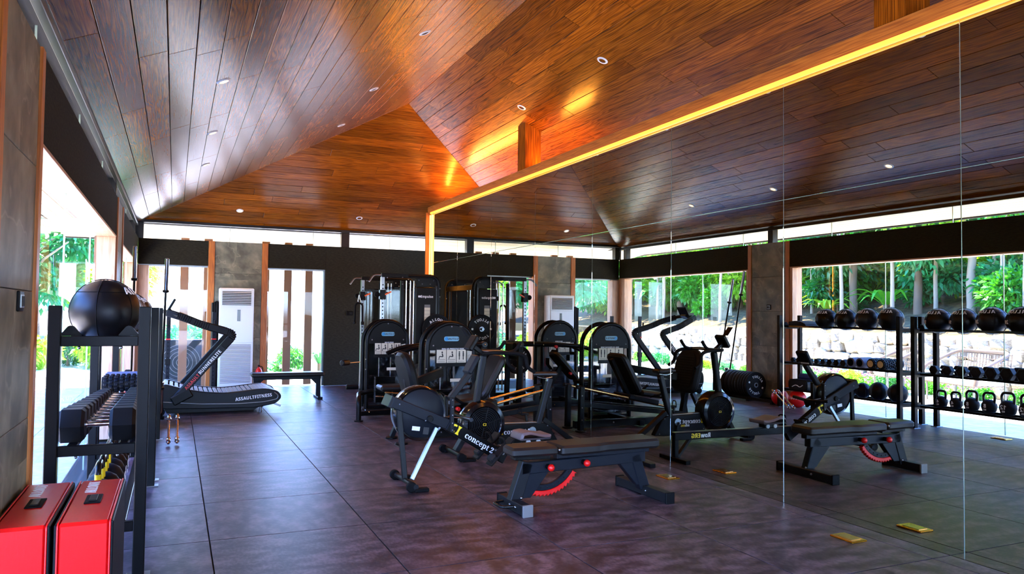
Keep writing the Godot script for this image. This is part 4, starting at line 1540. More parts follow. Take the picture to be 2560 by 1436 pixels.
func barbell_corner() -> void:
	# floor rack for bumper plates, plates facing the camera
	var o := V(-0.58, 0, -5.0)
	var t := thing("plate_rack", "low black floor rack holding the bumper plates beside the pillar", "plate rack", o)
	for x in [-0.13, 0.13]:
		part(t, "side_rail", mbar(V(x, 0.05, -0.75), V(x, 0.05, 0.6), 0.05, 0.05), M.black)
	for z in [-0.72, 0.0, 0.57]:
		part(t, "cross_bar", mbar(V(-0.15, 0.025, z), V(0.15, 0.025, z), 0.05, 0.05), M.black)
	for q in [V(0.20, 0, -0.78), V(-0.16, 0, -0.88)]:
		part(t, "bar_holder", mcyl(q + V(0, 0.02, 0), q + V(0, 0.48, 0), 0.034, 16), M.black)
		part(t, "holder_collar", mcyl(q + V(0, 0.47, 0), q + V(0, 0.50, 0), 0.042, 16), M.chrome)
	part(t, "holder_bar", mbar(V(-0.2, 0.03, -0.83), V(0.25, 0.03, -0.77), 0.06, 0.04), M.black)
	var th := [0.09, 0.085, 0.08, 0.06, 0.06, 0.055, 0.05, 0.05, 0.045]
	var z := -0.62
	for k in th.size():
		var tk: float = th[k]
		z += tk / 2 + 0.012
		var lab := "black bumper plate in the upright row on the floor rack"
		if k == th.size() - 1:
			lab = "black bumper plate with white lettering at the front of the floor rack"
		bumper_plate(o + V(0, 0.075 + 0.225 - 0.03, z), 0.225, tk, lab, "bumper plates on the floor rack", 20.0)
		z += tk / 2
	# two olympic bars standing in the holders, leaning a little
	barbell(o + V(0.20, 0.06, -0.78), V(-0.338, 2.10, -5.24), "upright barbell with chrome sleeves standing in the front holder")
	barbell(o + V(-0.16, 0.06, -0.88), V(-0.707, 2.25, -5.38), "upright barbell with chrome sleeves leaning on the window")
	var red := [[V(-0.50, 0.135, -4.30), 0.135, "plain red slam ball on the floor at the pillar", 0.0], [V(-0.56, 0.14, -3.98), 0.14, "red slam ball with white lettering under the rack", 1.0]]
	for q in red:
		var b := thing("slam_ball", q[2], "slam ball", q[0])
		var m := MB.new()
		m.ball(Vector3.ZERO, q[1], 28, 18)
		part(b, "shell", m.mesh(), M.red)
		if q[3] > 0:
			var st := SurfaceTool.new()
			ball_letters(st, "ALLOUT", 0.05, q[1], 8, 30, 16)
			part(b, "lettering", st.commit(), M.print)
		var ring := []
		for a in 30:
			ring.append(V(cos(TAU * a / 30), 0, sin(TAU * a / 30)) * (q[1] - 0.0005))
		part(b, "seam", mtube(ring, 0.002, 5, true), M.red_vinyl, T(0, 0, 0, rz(25)))
	for k in 2:
		var h := thing("dumbbell_bar", "short chrome dumbbell bar with its lower end on the floor beside the plate rack", "dumbbell bar", V(-0.265 + k * 0.085, 0.15, -3.92 - k * 0.02), 0.0, "chrome dumbbell bars by the plate rack")
		h.rotation = V(deg_to_rad(34), 0, 0)
		part(h, "shaft", mcyl(V(0, 0, -0.23), V(0, 0, 0.23), 0.0125, 12), M.chrome)
		for s in [-1, 1]:
			part(h, "collar", mlathe([Vector2(0.013, -0.03), Vector2(0.024, -0.025), Vector2(0.024, -0.008), Vector2(0.018, 0.0), Vector2(0.024, 0.008), Vector2(0.024, 0.03), Vector2(0.013, 0.034)], 14, T(0, 0, s * 0.175, rx(90))), M.chrome)
	var bandz := thing("resistance_band", "red looped cable hanging at the plate rack", "band", V(-0.795, 0.30, -5.62))
	var lp := []
	for a in 24:
		lp.append(V(0.02 * sin(TAU * a / 12), cos(TAU * a / 24) * 0.13, sin(TAU * a / 24) * 0.08))
	part(bandz, "loop", mtube(lp, 0.018, 8, true), M.red)
	part(bandz, "clip", mcyl(V(0, 0.10, -0.02), V(0, 0.17, -0.02), 0.014, 10), M.steel)

func barbell(a: Vector3, b: Vector3, label: String) -> void:
	var d := (b - a).normalized()
	var t := thing("barbell", label, "barbell", a)
	var l := (b - a).length()
	var e := d * l
	part(t, "shaft", mcyl(d * 0.36, e - d * 0.40, 0.0142, 12), M.steel_dark)
	part(t, "sleeve", mcyl(d * 0.0, d * 0.37, 0.025, 16, 0.003), M.chrome)
	part(t, "sleeve", mcyl(e - d * 0.41, e, 0.025, 16, 0.003), M.chrome)
	part(t, "collar", mcyl(e - d * 0.44, e - d * 0.41, 0.038, 16, 0.004), M.steel_dark)
	part(t, "collar", mcyl(d * 0.37, d * 0.40, 0.038, 16, 0.004), M.steel_dark)

func treadmill() -> void:
	var o := V(0.42, 0, -6.58)
	var t := thing("treadmill", "curved black manual treadmill with angled handrails", "treadmill", o)
	# deck side profile in x (length) and y, local x = X - 0.42
	var side := rounded2([Vector2(-0.78, 0.10), Vector2(-0.30, 0.085), Vector2(0.43, 0.075), Vector2(0.70, 0.12), Vector2(0.79, 0.21), Vector2(0.74, 0.30), Vector2(0.58, 0.345), Vector2(0.43, 0.338), Vector2(0.20, 0.312), Vector2(0.0, 0.297), Vector2(-0.25, 0.318), Vector2(-0.5, 0.365), Vector2(-0.76, 0.445), Vector2(-0.84, 0.38), Vector2(-0.85, 0.22)], 0.05, 3)
	for s in [-1, 1]:
		part(t, "side_cover", mprism(side, 0.08, T(0, 0, s * 0.41), 0.012), M.charcoal)
		var line := []
		for p in [Vector2(-0.80, 0.20), Vector2(-0.3, 0.155), Vector2(0.2, 0.14), Vector2(0.55, 0.155), Vector2(0.72, 0.19), Vector2(0.735, 0.24), Vector2(0.68, 0.285)]:
			line.append(V(p.x, p.y, s * 0.452))
		part(t, "trim_line", mtube(rounded(line, 0.06), 0.006, 6), M.steel)
		part(t, "skirt", mprism(PackedVector2Array([Vector2(-0.72, 0.035), Vector2(0.40, 0.035), Vector2(0.55, 0.12), Vector2(-0.78, 0.14)]), 0.05, T(0, 0, s * 0.39), 0.004), M.black)
		# upright and handrail, one bent beam
		var up := rounded([V(-0.62, 0.235, s * 0.475), V(0.13, 1.125, s * 0.46), V(-0.30, 1.245, s * 0.44), V(-0.52, 1.34, s * 0.40), V(-0.74, 1.41, s * 0.30)], 0.09, 6)
		var rail := MB.new()
		for k in up.size() - 1:
			rail.bar(up[k], up[k + 1] + (up[k + 1] - up[k]).normalized() * 0.014, 0.06, 0.105, V(0, 0, 1).cross((up[k + 1] - up[k]).normalized()), 0.012)
		part(t, "handrail", rail.mesh(), M.plastic)
		part(t, "upright_panel", mbar(V(-0.56, 0.30, s * 0.508), V(-0.02, 0.94, s * 0.495), 0.012, 0.085, V(-0.76, 0.65, 0)), M.charcoal)
		part(t, "upright_base", mbar(V(-0.66, 0.20, s * 0.475), V(-0.42, 0.33, s * 0.475), 0.09, 0.13, V(-0.45, 0.9, 0), 0.015), M.black)
		part(t, "foot", mcyl(V(0.5, 0.0, s * 0.36), V(0.5, 0.08, s * 0.36), 0.018, 10), M.steel)
	# slatted belt following the curve
	var belt := [Vector2(-0.82, 0.35), Vector2(-0.76, 0.425), Vector2(-0.5, 0.345), Vector2(-0.25, 0.30), Vector2(0.0, 0.28), Vector2(0.2, 0.295), Vector2(0.43, 0.322), Vector2(0.6, 0.33), Vector2(0.72, 0.28)]
	var n := 30
	for k in n:
		var f := lerpf(0.3, belt.size() - 1.3, float(k) / (n - 1))
		var i := int(f)
		var p: Vector2 = belt[i].lerp(belt[mini(i + 1, belt.size() - 1)], f - i)
		var dr: Vector2 = (belt[mini(i + 1, belt.size() - 1)] - belt[i]).normalized()
		part(t, "belt_slat", mbox(V(0.048, 0.022, 0.72), 0.006), M.grey, Transform3D(Basis(V(dr.x, dr.y, 0), V(-dr.y, dr.x, 0), V(0, 0, 1)), V(p.x, p.y, 0)))
	part(t, "frame", mbox(V(1.25, 0.10, 0.70), 0.01, V(-0.08, 0.12, 0)), M.black)
	# front bar and console
	var loop := rounded([V(-0.60, 1.37, 0.38), V(-0.80, 1.43, 0.24), V(-0.80, 1.43, -0.24), V(-0.60, 1.37, -0.38)], 0.14)
	part(t, "front_bar", mtube(loop, 0.03, 10), M.plastic)
	part(t, "console_arm", mbar(V(-0.79, 1.40, 0), V(-0.70, 1.46, 0), 0.16, 0.05), M.black)
	var con := part(t, "console", mbox(V(0.035, 0.20, 0.26), 0.012, V(-0.70, 1.52, 0), rz(-28)), M.black)
	part(con, "display", mbox(V(0.004, 0.14, 0.20), 0.001, V(-0.681, 1.531, 0), rz(-28)), M.screen)
	part(t, "rear_handle", mbar(V(0.66, 0.13, 0.36), V(0.78, 0.08, 0.36), 0.05, 0.03), M.steel)
	for s in [-1, 1]:
		part(t, "transport_wheel", mcyl(V(-0.80, 0.055, s * 0.36 - 0.02), V(-0.80, 0.055, s * 0.36 + 0.02), 0.055, 18, 0.006), M.rubber_wheel)
	text_part(t, "lettering", "ASSAULTFITNESS", 0.062, M.print, T(0.40, 0.225, 0.4515, rz(6)))
	var dirx := V(0.54, 0.64, 0).normalized()
	var b := Basis(dirx, V(-dirx.y, dirx.x, 0), V(0, 0, 1))
	text_part(t, "lettering", "ASSAULT", 0.062, M.red, Transform3D(b, V(-0.415, 0.47, 0.517)))
	text_part(t, "lettering", "RUNNERELITE", 0.062, M.print, Transform3D(b, V(-0.195, 0.735, 0.511)))
	# squat stand behind it
	var q := thing("squat_stand", "pair of dark perforated squat stand uprights behind the treadmill", "squat stand", V(0.02, 0, -8.1))
	for x in [-0.34, 0.34]:
		part(q, "upright", mbox(V(0.06, 1.42, 0.06), 0.004, V(x, 0.71, 0)), M.navy)
		part(q, "base", mbar(V(x, 0.03, -0.4), V(x, 0.03, 0.4), 0.06, 0.06), M.navy)
		part(q, "bar_hook", mbar(V(x, 1.20, 0.03), V(x, 1.20, 0.12), 0.05, 0.02), M.black)
		part(q, "bar_hook", mbar(V(x, 1.20, 0.115), V(x, 1.29, 0.125), 0.05, 0.015), M.black)
		part(q, "clamp", mbox(V(0.08, 0.10, 0.08), 0.004, V(x, 0.62, 0)), M.black)
		part(q, "marker", mbox(V(0.075, 0.018, 0.075), 0.003, V(x, 0.98, 0)), M.red)
		var hm := MB.new()
		for k in 20:
			hm.cyl(V(x, 0.15 + k * 0.06, 0.0302), V(x, 0.15 + k * 0.06, 0.032), 0.011, 8)
		part(q, "holes", hm.mesh(), M.rubber_wheel)
	part(q, "cross_bar", mbar(V(-0.34, 0.05, -0.3), V(0.34, 0.05, -0.3), 0.06, 0.06), M.navy)

func far_end() -> void:
	# floor standing air conditioner
	var o := V(0.796, 0, -9.60)
	var t := thing("air_conditioner", "tall white floor standing air conditioner against the stone pillar", "air conditioner", o)
	part(t, "cabinet", mbox(V(0.60, 1.86, 0.30), 0.015, V(0, 0.93, 0)), M.white)
	part(t, "front_panel", mbox(V(0.575, 0.66, 0.012), 0.006, V(0, 1.19, 0.154)), M.white)
	part(t, "louvre_recess", mbox(V(0.50, 0.25, 0.01), 0.002, V(0, 1.675, 0.151)), M.charcoal)
	for k in 8:
		part(t, "louvre", mbox(V(0.50, 0.006, 0.02), 0.002, V(0, 1.57 + k * 0.03, 0.160), rx(35)), M.white)
	part(t, "display", mbox(V(0.055, 0.21, 0.006), 0.002, V(0.04, 1.36, 0.162)), M.black_gloss)
	part(t, "lower_recess", mbox(V(0.52, 0.70, 0.008), 0.002, V(0, 0.48, 0.150)), M.grey)
	for k in 28:
		part(t, "grille_slat", mbox(V(0.52, 0.013, 0.012), 0.002, V(0, 0.145 + k * 0.0248, 0.158)), M.white)
	part(t, "plinth", mbox(V(0.58, 0.06, 0.29), 0.004, V(0, 0.03, 0.0)), M.grey)
	var lb := ["thickest dark folded board leaning beside the air conditioner", "middle dark folded board leaning beside the air conditioner", "thin dark folded board leaning beside the stone pillar trim"]
	for k in 3:
		solo("folded_board", lb[k], "board", mbox(V(0.028, 1.62 - k * 0.03, 0.28), 0.006, V(0, 0.81, 0)), M.rubber_black, V(0.458 - k * 0.034, 0.0, -9.60), 0.0)
	var fe := thing("fire_extinguisher", "small red fire extinguisher on a stand behind the flat bench", "extinguisher", V(1.21, 0.0, -9.50))
	part(fe, "stand", mbox(V(0.16, 0.06, 0.16), 0.006, V(0, 0.03, 0)), M.rubber_black)
	part(fe, "cylinder", mlathe([Vector2(0, 0), Vector2(0.055, 0), Vector2(0.06, 0.01), Vector2(0.06, 0.27), Vector2(0.045, 0.31), Vector2(0.02, 0.33), Vector2(0.02, 0.36), Vector2(0, 0.36)], 20, T(0, 0.06, 0)), M.red)
	part(fe, "valve", mbox(V(0.035, 0.03, 0.10), 0.004, V(0, 0.43, 0.01)), M.black)
	part(fe, "hose", mtube(rounded([V(0, 0.42, 0.03), V(0.06, 0.42, 0.05), V(0.075, 0.30, 0.03), V(0.07, 0.20, 0.02)], 0.04), 0.008, 8), M.rubber_wheel)
	part(fe, "paper_label", mlathe([Vector2(0.0605, 0.10), Vector2(0.0605, 0.20)], 20, T(0, 0.06, 0)), M.paper)
	# flat bench
	var b := thing("flat_bench", "long narrow black flat bench before the far window", "bench", V(1.49, 0, -7.72))
	part(b, "pad", mbox(V(1.16, 0.065, 0.28), 0.018, V(0, 0.41, 0)), M.vinyl)
	part(b, "spine", mbox(V(1.08, 0.055, 0.07), 0.004, V(0, 0.352, 0)), M.navy)
	for s in [-1, 1]:
		part(b, "leg", mbox(V(0.07, 0.33, 0.07), 0.004, V(s * 0.50, 0.175, 0)), M.navy)
		part(b, "foot", mbox(V(0.08, 0.04, 0.44), 0.004, V(s * 0.50, 0.02, 0)), M.navy)
		part(b, "gusset", mprism(PackedVector2Array([Vector2(0, 0), Vector2(0.09, 0), Vector2(0, -0.09)]), 0.02, Transform3D(Basis(V(-s, 0, 0), V(0, 1, 0), V(0, 0, -s)), V(s * 0.465, 0.325, 0))), M.navy)

func cable_machine() -> void:
	var o := V(3.4, 0, -7.7)
	var t := thing("cable_machine", "tall black cable crossover machine at the far end of the mirror", "cable machine", o)
	for z in [-6.98, -8.42]:
		var lz: float = z - o.z
		var arch := rounded([V(0.44, 0.02, lz), V(0.44, 2.06, lz), V(-0.10, 2.06, lz)], 0.16)
		part(t, "arch", mtube(arch, 0.036, 12), M.black)
		part(t, "top_beam", mbar(V(-0.55, 2.06, lz), V(0.30, 2.06, lz), 0.06, 0.07), M.black)
		part(t, "head_plate", mbox(V(0.36, 0.15, 0.05), 0.006, V(0.22, 1.955, lz)), M.black)
		part(t, "base_bar", mbar(V(-0.56, 0.035, lz), V(0.46, 0.035, lz), 0.07, 0.07), M.black)
		part(t, "tower_cover", mbox(V(0.34, 1.80, 0.12), 0.01, V(0.20, 0.97, lz + 0.01)), M.plastic)
		part(t, "tower_rail", mbox(V(0.045, 1.85, 0.10), 0.006, V(0.385, 0.98, lz)), M.steel_dark)
		var col := part(t, "slide_column", mbox(V(0.06, 1.98, 0.06), 0.004, V(-0.53, 1.04, lz)), M.steel)
		var hm := MB.new()
		for k in 28:
			hm.cyl(V(-0.53, 0.28 + k * 0.06, lz + 0.0302), V(-0.53, 0.28 + k * 0.06, lz + 0.033), 0.012, 8)
		part(col, "holes", hm.mesh(), M.rubber_wheel)
		for x in [-0.12, -0.05, 0.01]:
			part(t, "guide_rod", mcyl(V(x, 0.1, lz - 0.02), V(x, 1.98, lz - 0.02), 0.012, 10), M.chrome)
		part(t, "inner_frame", mbox(V(0.05, 1.92, 0.05), 0.004, V(-0.20, 1.02, lz)), M.black)
		part(t, "shroud", mbox(V(0.26, 1.75, 0.006), 0.002, V(-0.36, 1.0, lz - 0.01)), M.acrylic)
		part(t, "carriage", mbox(V(0.10, 0.16, 0.10), 0.008, V(-0.53, 1.74, lz)), M.black)
		part(t, "adjust_lever", mbar(V(-0.50, 1.74, lz + 0.06), V(-0.40, 1.79, lz + 0.07), 0.025, 0.025), M.orange)
		part(t, "pulley", mcyl(V(-0.62, 1.74, lz - 0.02), V(-0.62, 1.74, lz + 0.02), 0.045, 18, 0.006), M.rubber_wheel)
		part(t, "pull_up_grip", mtube(rounded([V(-0.50, 2.06, lz), V(-0.68, 2.06, lz), V(-0.76, 1.95, lz + 0.02)], 0.05), 0.016, 10), M.steel)
		part(t, "lower_pad", mcyl(V(-0.80, 0.10, lz + 0.02), V(-0.58, 0.10, lz + 0.02), 0.045, 16, 0.01), M.rubber_black)
		var plist := [V(0.08, 1.99, lz + 0.03), V(0.34, 1.99, lz + 0.03), V(0.14, 1.93, lz + 0.03), V(0.28, 1.93, lz + 0.03), V(0.45, 1.86, lz + 0.036), V(0.45, 1.72, lz + 0.036), V(-0.2, 1.92, lz + 0.03), V(-0.2, 2.03, lz + 0.03), V(-0.1, 2.0, lz + 0.03), V(-0.46, 2.02, lz + 0.035), V(-0.53, 1.66, lz + 0.05)]
		bolts(t, plist, 0.011)
	part(t, "cross_beam", mbar(V(0.44, 1.90, -8.42 - o.z), V(0.44, 1.90, -6.98 - o.z), 0.05, 0.09), M.black)
	part(t, "cross_beam", mbar(V(0.44, 0.06, -8.42 - o.z), V(0.44, 0.06, -6.98 - o.z), 0.06, 0.07), M.black)
	text_part(t, "lettering", "Impulse", 0.055, M.print, T(0.215, 1.72, 0.792))
	part(t, "emblem", mprism(rrect(0.05, 0.032, 0.01), 0.003, T(0.085, 1.72, 0.791)), M.print)
	part(t, "chart", mbox(V(0.10, 0.55, 0.003), 0.0, V(0.22, 1.26, 0.792)), M.paper)
	for k in 9:
		part(t, "chart_line", mbox(V(0.10, 0.003, 0.002), 0.0, V(0.22, 1.02 + k * 0.058, 0.794)), M.ink)
	part(t, "chart_header", mbox(V(0.10, 0.05, 0.003), 0.0, V(0.22, 1.56, 0.7925)), M.grey)
	# rope on the far column, foam roller arm low down
	var rope := thing("triceps_rope", "black twin ended rope hanging from the cable machine column", "rope", V(2.74, 1.74, -8.2))
	part(rope, "carabiner", mtube([V(0.02, 0.02, 0), V(0.0, -0.10, 0), V(0.03, -0.13, 0), V(0.05, -0.09, 0), V(0.02, 0.02, 0)], 0.006, 6), M.chrome)
	part(rope, "cord", mtube(rounded([V(-0.05, -0.46, 0), V(-0.045, -0.16, 0), V(0.02, -0.12, 0), V(0.085, -0.16, 0), V(0.09, -0.48, 0)], 0.04), 0.016, 9), M.rubber_wheel)
	for x in [-0.05, 0.09]:
		part(rope, "stopper", mcyl(V(x, -0.52 if x > 0 else -0.50, 0), V(x, -0.46, 0), 0.030, 12, 0.008), M.rubber_black)
	part(t, "roller_arm", mcyl(V(-0.62, 0.56, -0.45), V(-0.86, 0.56, -0.25), 0.012, 10), M.steel)
	part(t, "foam_grip", mcyl(V(-0.86, 0.57, -0.25), V(-1.0, 0.57, -0.13), 0.05, 18, 0.012), M.navy)
	part(t, "plate_horn", mcyl(V(0.36, 1.18, 0.74), V(0.36, 1.18, 0.98), 0.022, 12), M.steel)
	part(t, "plate_horn", mcyl(V(-0.36, 0.64, 0.70), V(-0.36, 0.64, 0.94), 0.022, 12), M.steel)
	bumper_plate(V(3.76, 1.18, -6.82), 0.25, 0.06, "black bumper plate hung high on the cable machine tower", "bumper plates hung on the cable machine", 0.0)
	bumper_plate(V(3.04, 0.64, -6.86), 0.25, 0.06, "black bumper plate hung low on the cable machine column", "bumper plates hung on the cable machine", 10.0)

# arched weight stack tower facing +z, standing at local offset
func stack_tower(t: Node3D, at: Vector3, title: String, panels: int) -> void:
	var w := 0.31
	for z in [0.0, -0.26]:
		var p := [at + V(-w, 0.02, z)]
		p.append(at + V(-w, 1.01, z))
		for k in 11:
			var a := PI - PI * (k + 1) / 12.0
			p.append(at + V(cos(a) * w, 1.01 + sin(a) * w, z))
		p.append(at + V(w, 1.01, z))
		p.append(at + V(w, 0.02, z))
		part(t, "tower_arch", mtube(p, 0.032, 12), M.black)
	var head := [Vector2(-w, 0.98), Vector2(w, 0.98)]
	head.append_array(arc2(Vector2(0, 1.01), w, 0, 180, 14))
	part(t, "head_panel", mprism(PackedVector2Array(head), 0.02, Transform3D(Basis.IDENTITY, at + V(0, 0, 0.012)), 0.004), M.plastic)
	var bd := part(t, "badge", mprism(rrect(0.20, 0.06, 0.028), 0.008, Transform3D(Basis.IDENTITY, at + V(0, 1.125, 0.026)), 0.002), M.badge)
	part(bd, "badge_dot", mcyl(at + V(-0.07, 1.125, 0.029), at + V(-0.07, 1.125, 0.032), 0.024, 16), M.cyan)
	text_part(bd, "badge_lettering", "NAUTILUS", 0.036, M.ink, Transform3D(Basis.IDENTITY, at + V(0.022, 1.125, 0.031)))
	part(t, "front_shroud", mbox(V(0.56, 0.90, 0.006), 0.0, at + V(0, 0.53, 0.014)), M.acrylic)
	part(t, "rear_shroud", mbox(V(0.56, 0.92, 0.006), 0.0, at + V(0, 0.53, -0.27)), M.acrylic)
	var pc := part(t, "placard", mbox(V(0.42, 0.24, 0.006), 0.001, at + V(0, 0.895, 0.022)), M.plastic)
	text_part(pc, "placard_title", title, 0.022, M.print, Transform3D(Basis.IDENTITY, at + V(0.02, 0.999, 0.026)))
	var pw := 0.40 / panels
	for k in panels:
		var x := -0.2 + pw * (k + 0.5)
		part(pc, "picture_panel", mbox(V(pw - 0.008, 0.165, 0.003), 0.0, at + V(x, 0.905, 0.0255)), M.paper)
		var fig := MB.new()
		if k == panels - 1:
			for q in [-1, 1]:
				var fx: float = x + q * pw * 0.2
				fig.cyl(at + V(fx, 0.958, 0.027), at + V(fx, 0.958, 0.0285), 0.010, 10)
				fig.box(at + V(fx, 0.925, 0.0278), V(0.018, 0.045, 0.0015))
				fig.box(at + V(fx, 0.882, 0.0278), V(0.012, 0.045, 0.0015))
		else:
			fig.cyl(at + V(x + 0.01, 0.955, 0.027), at + V(x + 0.01, 0.955, 0.0285), 0.011, 10)
			fig.bar(at + V(x + 0.01, 0.94, 0.0278), at + V(x + 0.02, 0.90, 0.0278), 0.016, 0.0015, V(0, 0, 1), 0)
			fig.bar(at + V(x + 0.02, 0.90, 0.0278), at + V(x - 0.025, 0.905, 0.0278), 0.012, 0.0015, V(0, 0, 1), 0)
			fig.bar(at + V(x - 0.025, 0.905, 0.0278), at + V(x - 0.035, 0.87, 0.0278), 0.009, 0.0015, V(0, 0, 1), 0)
			fig.box(at + V(x, 0.862, 0.0278), V(pw * 0.75, 0.004, 0.0015))
		for r in 2:
			fig.box(at + V(x, 0.842 - r * 0.008, 0.0278), V(pw * 0.7, 0.0025, 0.0015))
		part(pc, "picture", fig.mesh(), M.ink)
	for k in 13:
		part(t, "stack_plate", mbox(V(0.30, 0.026, 0.10), 0.003, at + V(0, 0.10 + k * 0.030, -0.13)), M.steel_dark)
	for x in [-0.09, 0.09]:
		part(t, "guide_rod", mcyl(at + V(x, 0.06, -0.13), at + V(x, 1.10, -0.13), 0.011, 10), M.chrome)
	part(t, "cable", mcyl(at + V(0, 0.49, -0.13), at + V(0, 1.12, -0.13), 0.005, 8), M.rubber_wheel)
	part(t, "warning_label", mbox(V(0.14, 0.04, 0.003), 0.0, at + V(0.06, 0.60, 0.019)), M.paper)
	part(t, "tower_base", mbox(V(0.60, 0.05, 0.30), 0.006, at + V(0, 0.04, -0.13)), M.black)
	for s in [-1, 1]:
		part(t, "foot_plate", mcyl(at + V(s * w, 0, 0), at + V(s * w, 0.018, 0), 0.065, 18, 0.004), M.black)
	bolts(t, [at + V(0, 1.28, 0.026), at + V(-0.24, 1.04, 0.026), at + V(0.24, 1.04, 0.026), at + V(-0.33, 0.75, 0.03), at + V(-0.33, 0.60, 0.03)], 0.010)

func pad_between(a: Vector3, b: Vector3, width: float, thick: float) -> ArrayMesh:
	# padded board from a to b (in the xy plane), width along z
	var d := b - a
	var l := d.length()
	var x := d / l
	var y := V(0, 0, 1).cross(x)
	var m := MB.new()
	m.prism(rrect(l, width, minf(0.09, width * 0.35), 5), thick, Transform3D(Basis(x, V(0, 0, 1).cross(V(0, 1, 0)).cross(x) * 0.0 + V(0, 0, -1), y), (a + b) * 0.5), thick * 0.28)
	return m.mesh()

func multi_press() -> void:
	var o := V(2.9, 0, -5.6)
	var t := thing("multi_press_machine", "black chest press machine whose arched tower carries a four picture placard", "press machine", o)
	stack_tower(t, V(2.70, 0, -5.96) - o, "MULTI PRESS", 4)
	# base frame reaching towards the mirror
	part(t, "base_beam", mbar(V(2.2, 0.06, -5.2) - o, V(3.9, 0.06, -5.2) - o, 0.07, 0.08), M.black)
	part(t, "base_beam", mbar(V(2.7, 0.06, -5.9) - o, V(2.7, 0.06, -5.1) - o, 0.07, 0.08), M.black)
	part(t, "base_beam", mbar(V(3.6, 0.05, -5.75) - o, V(3.6, 0.05, -4.75) - o, 0.07, 0.06), M.black)
	var hoop := rounded([V(2.02, 0.0, -4.80), V(2.02, 0.30, -4.80), V(2.12, 0.32, -5.25), V(2.42, 0.30, -5.75)], 0.11)
	for p in range(hoop.size()):
		hoop[p] = hoop[p] - o
	part(t, "front_hoop", mtube(hoop, 0.034, 12), M.black)
	part(t, "hoop_brace", mbar(V(2.02, 0.10, -4.82) - o, V(2.55, 0.10, -4.95) - o, 0.05, 0.06), M.black)
	part(t, "foot_plate", mcyl(V(2.02, 0, -4.80) - o, V(2.02, 0.018, -4.80) - o, 0.06, 18, 0.004), M.black)
	# back post with pivot and the press arms
	for z in [-5.42, -4.98]:
		part(t, "back_post", mbar(V(3.89, 0.0, z) - o, V(3.87, 0.97, z) - o, 0.06, 0.07), M.black)
		var arm := rounded([V(3.88, 1.00, z) - o, V(3.2, 0.985, z) - o, V(2.78, 0.955, z) - o, V(2.55, 0.86, z) - o], 0.12)
		part(t, "press_arm", mtube(arm, 0.032, 12), M.black)
		part(t, "hand_grip", mcyl(V(3.02, 0.86, z) - o, V(3.02, 0.86, z + (0.17 if z > -5.2 else -0.17)) - o, 0.024, 14, 0.006), M.rubber_wheel)
		part(t, "grip_stem", mbar(V(3.02, 0.98, z) - o, V(3.02, 0.85, z) - o, 0.03, 0.03), M.black)
		part(t, "pivot_cap", mcyl(V(3.87, 1.0, z - 0.045) - o, V(3.87, 1.0, z + 0.045) - o, 0.045, 18, 0.006), M.steel_dark)
	part(t, "counterweight", mbox(V(0.14, 0.18, 0.30), 0.02, V(3.88, 0.93, -5.2) - o), M.black)
	part(t, "rear_rail", mbar(V(3.86, 0.79, -5.42) - o, V(3.86, 0.79, -4.98) - o, 0.05, 0.05), M.black)
	part(t, "back_pad", pad_between(V(3.22, 0.86, -5.2) - o, V(2.82, 0.44, -5.2) - o, 0.30, 0.075), M.vinyl)
	part(t, "seat_pad", mbox(V(0.40, 0.075, 0.32), 0.025, V(2.58, 0.40, -5.2) - o), M.vinyl)
	part(t, "seat_post", mbar(V(2.62, 0.06, -5.2) - o, V(2.62, 0.36, -5.2) - o, 0.08, 0.08), M.black)
	part(t, "pad_strut", mbar(V(3.45, 0.08, -5.2) - o, V(3.06, 0.66, -5.2) - o, 0.05, 0.07), M.black)
	part(t, "link_beam", mbar(V(2.95, 0.60, -5.75) - o, V(3.25, 0.72, -5.3) - o, 0.06, 0.10), M.black)
	part(t, "adjust_knob", mcyl(V(3.30, 0.96, -4.95) - o, V(3.30, 0.96, -4.90) - o, 0.024, 14, 0.006), M.red)
	part(t, "adjust_knob", mcyl(V(3.05, 0.55, -4.95) - o, V(3.05, 0.55, -4.90) - o, 0.022, 14, 0.006), M.red)
	part(t, "seat_lever", mbar(V(2.42, 0.35, -5.0) - o, V(2.70, 0.32, -5.0) - o, 0.02, 0.02), M.gold)
	part(t, "chrome_guide", mcyl(V(2.30, 0.30, -5.02) - o, V(2.75, 0.26, -5.02) - o, 0.010, 10), M.chrome)
	bolts(t, [V(3.87, 1.0, -4.93) - o, V(3.5, 0.99, -4.95) - o, V(2.6, 0.06, -5.15) - o, V(3.2, 0.06, -5.15) - o, V(2.16, 0.12, -4.8) - o], 0.011, M.gold)

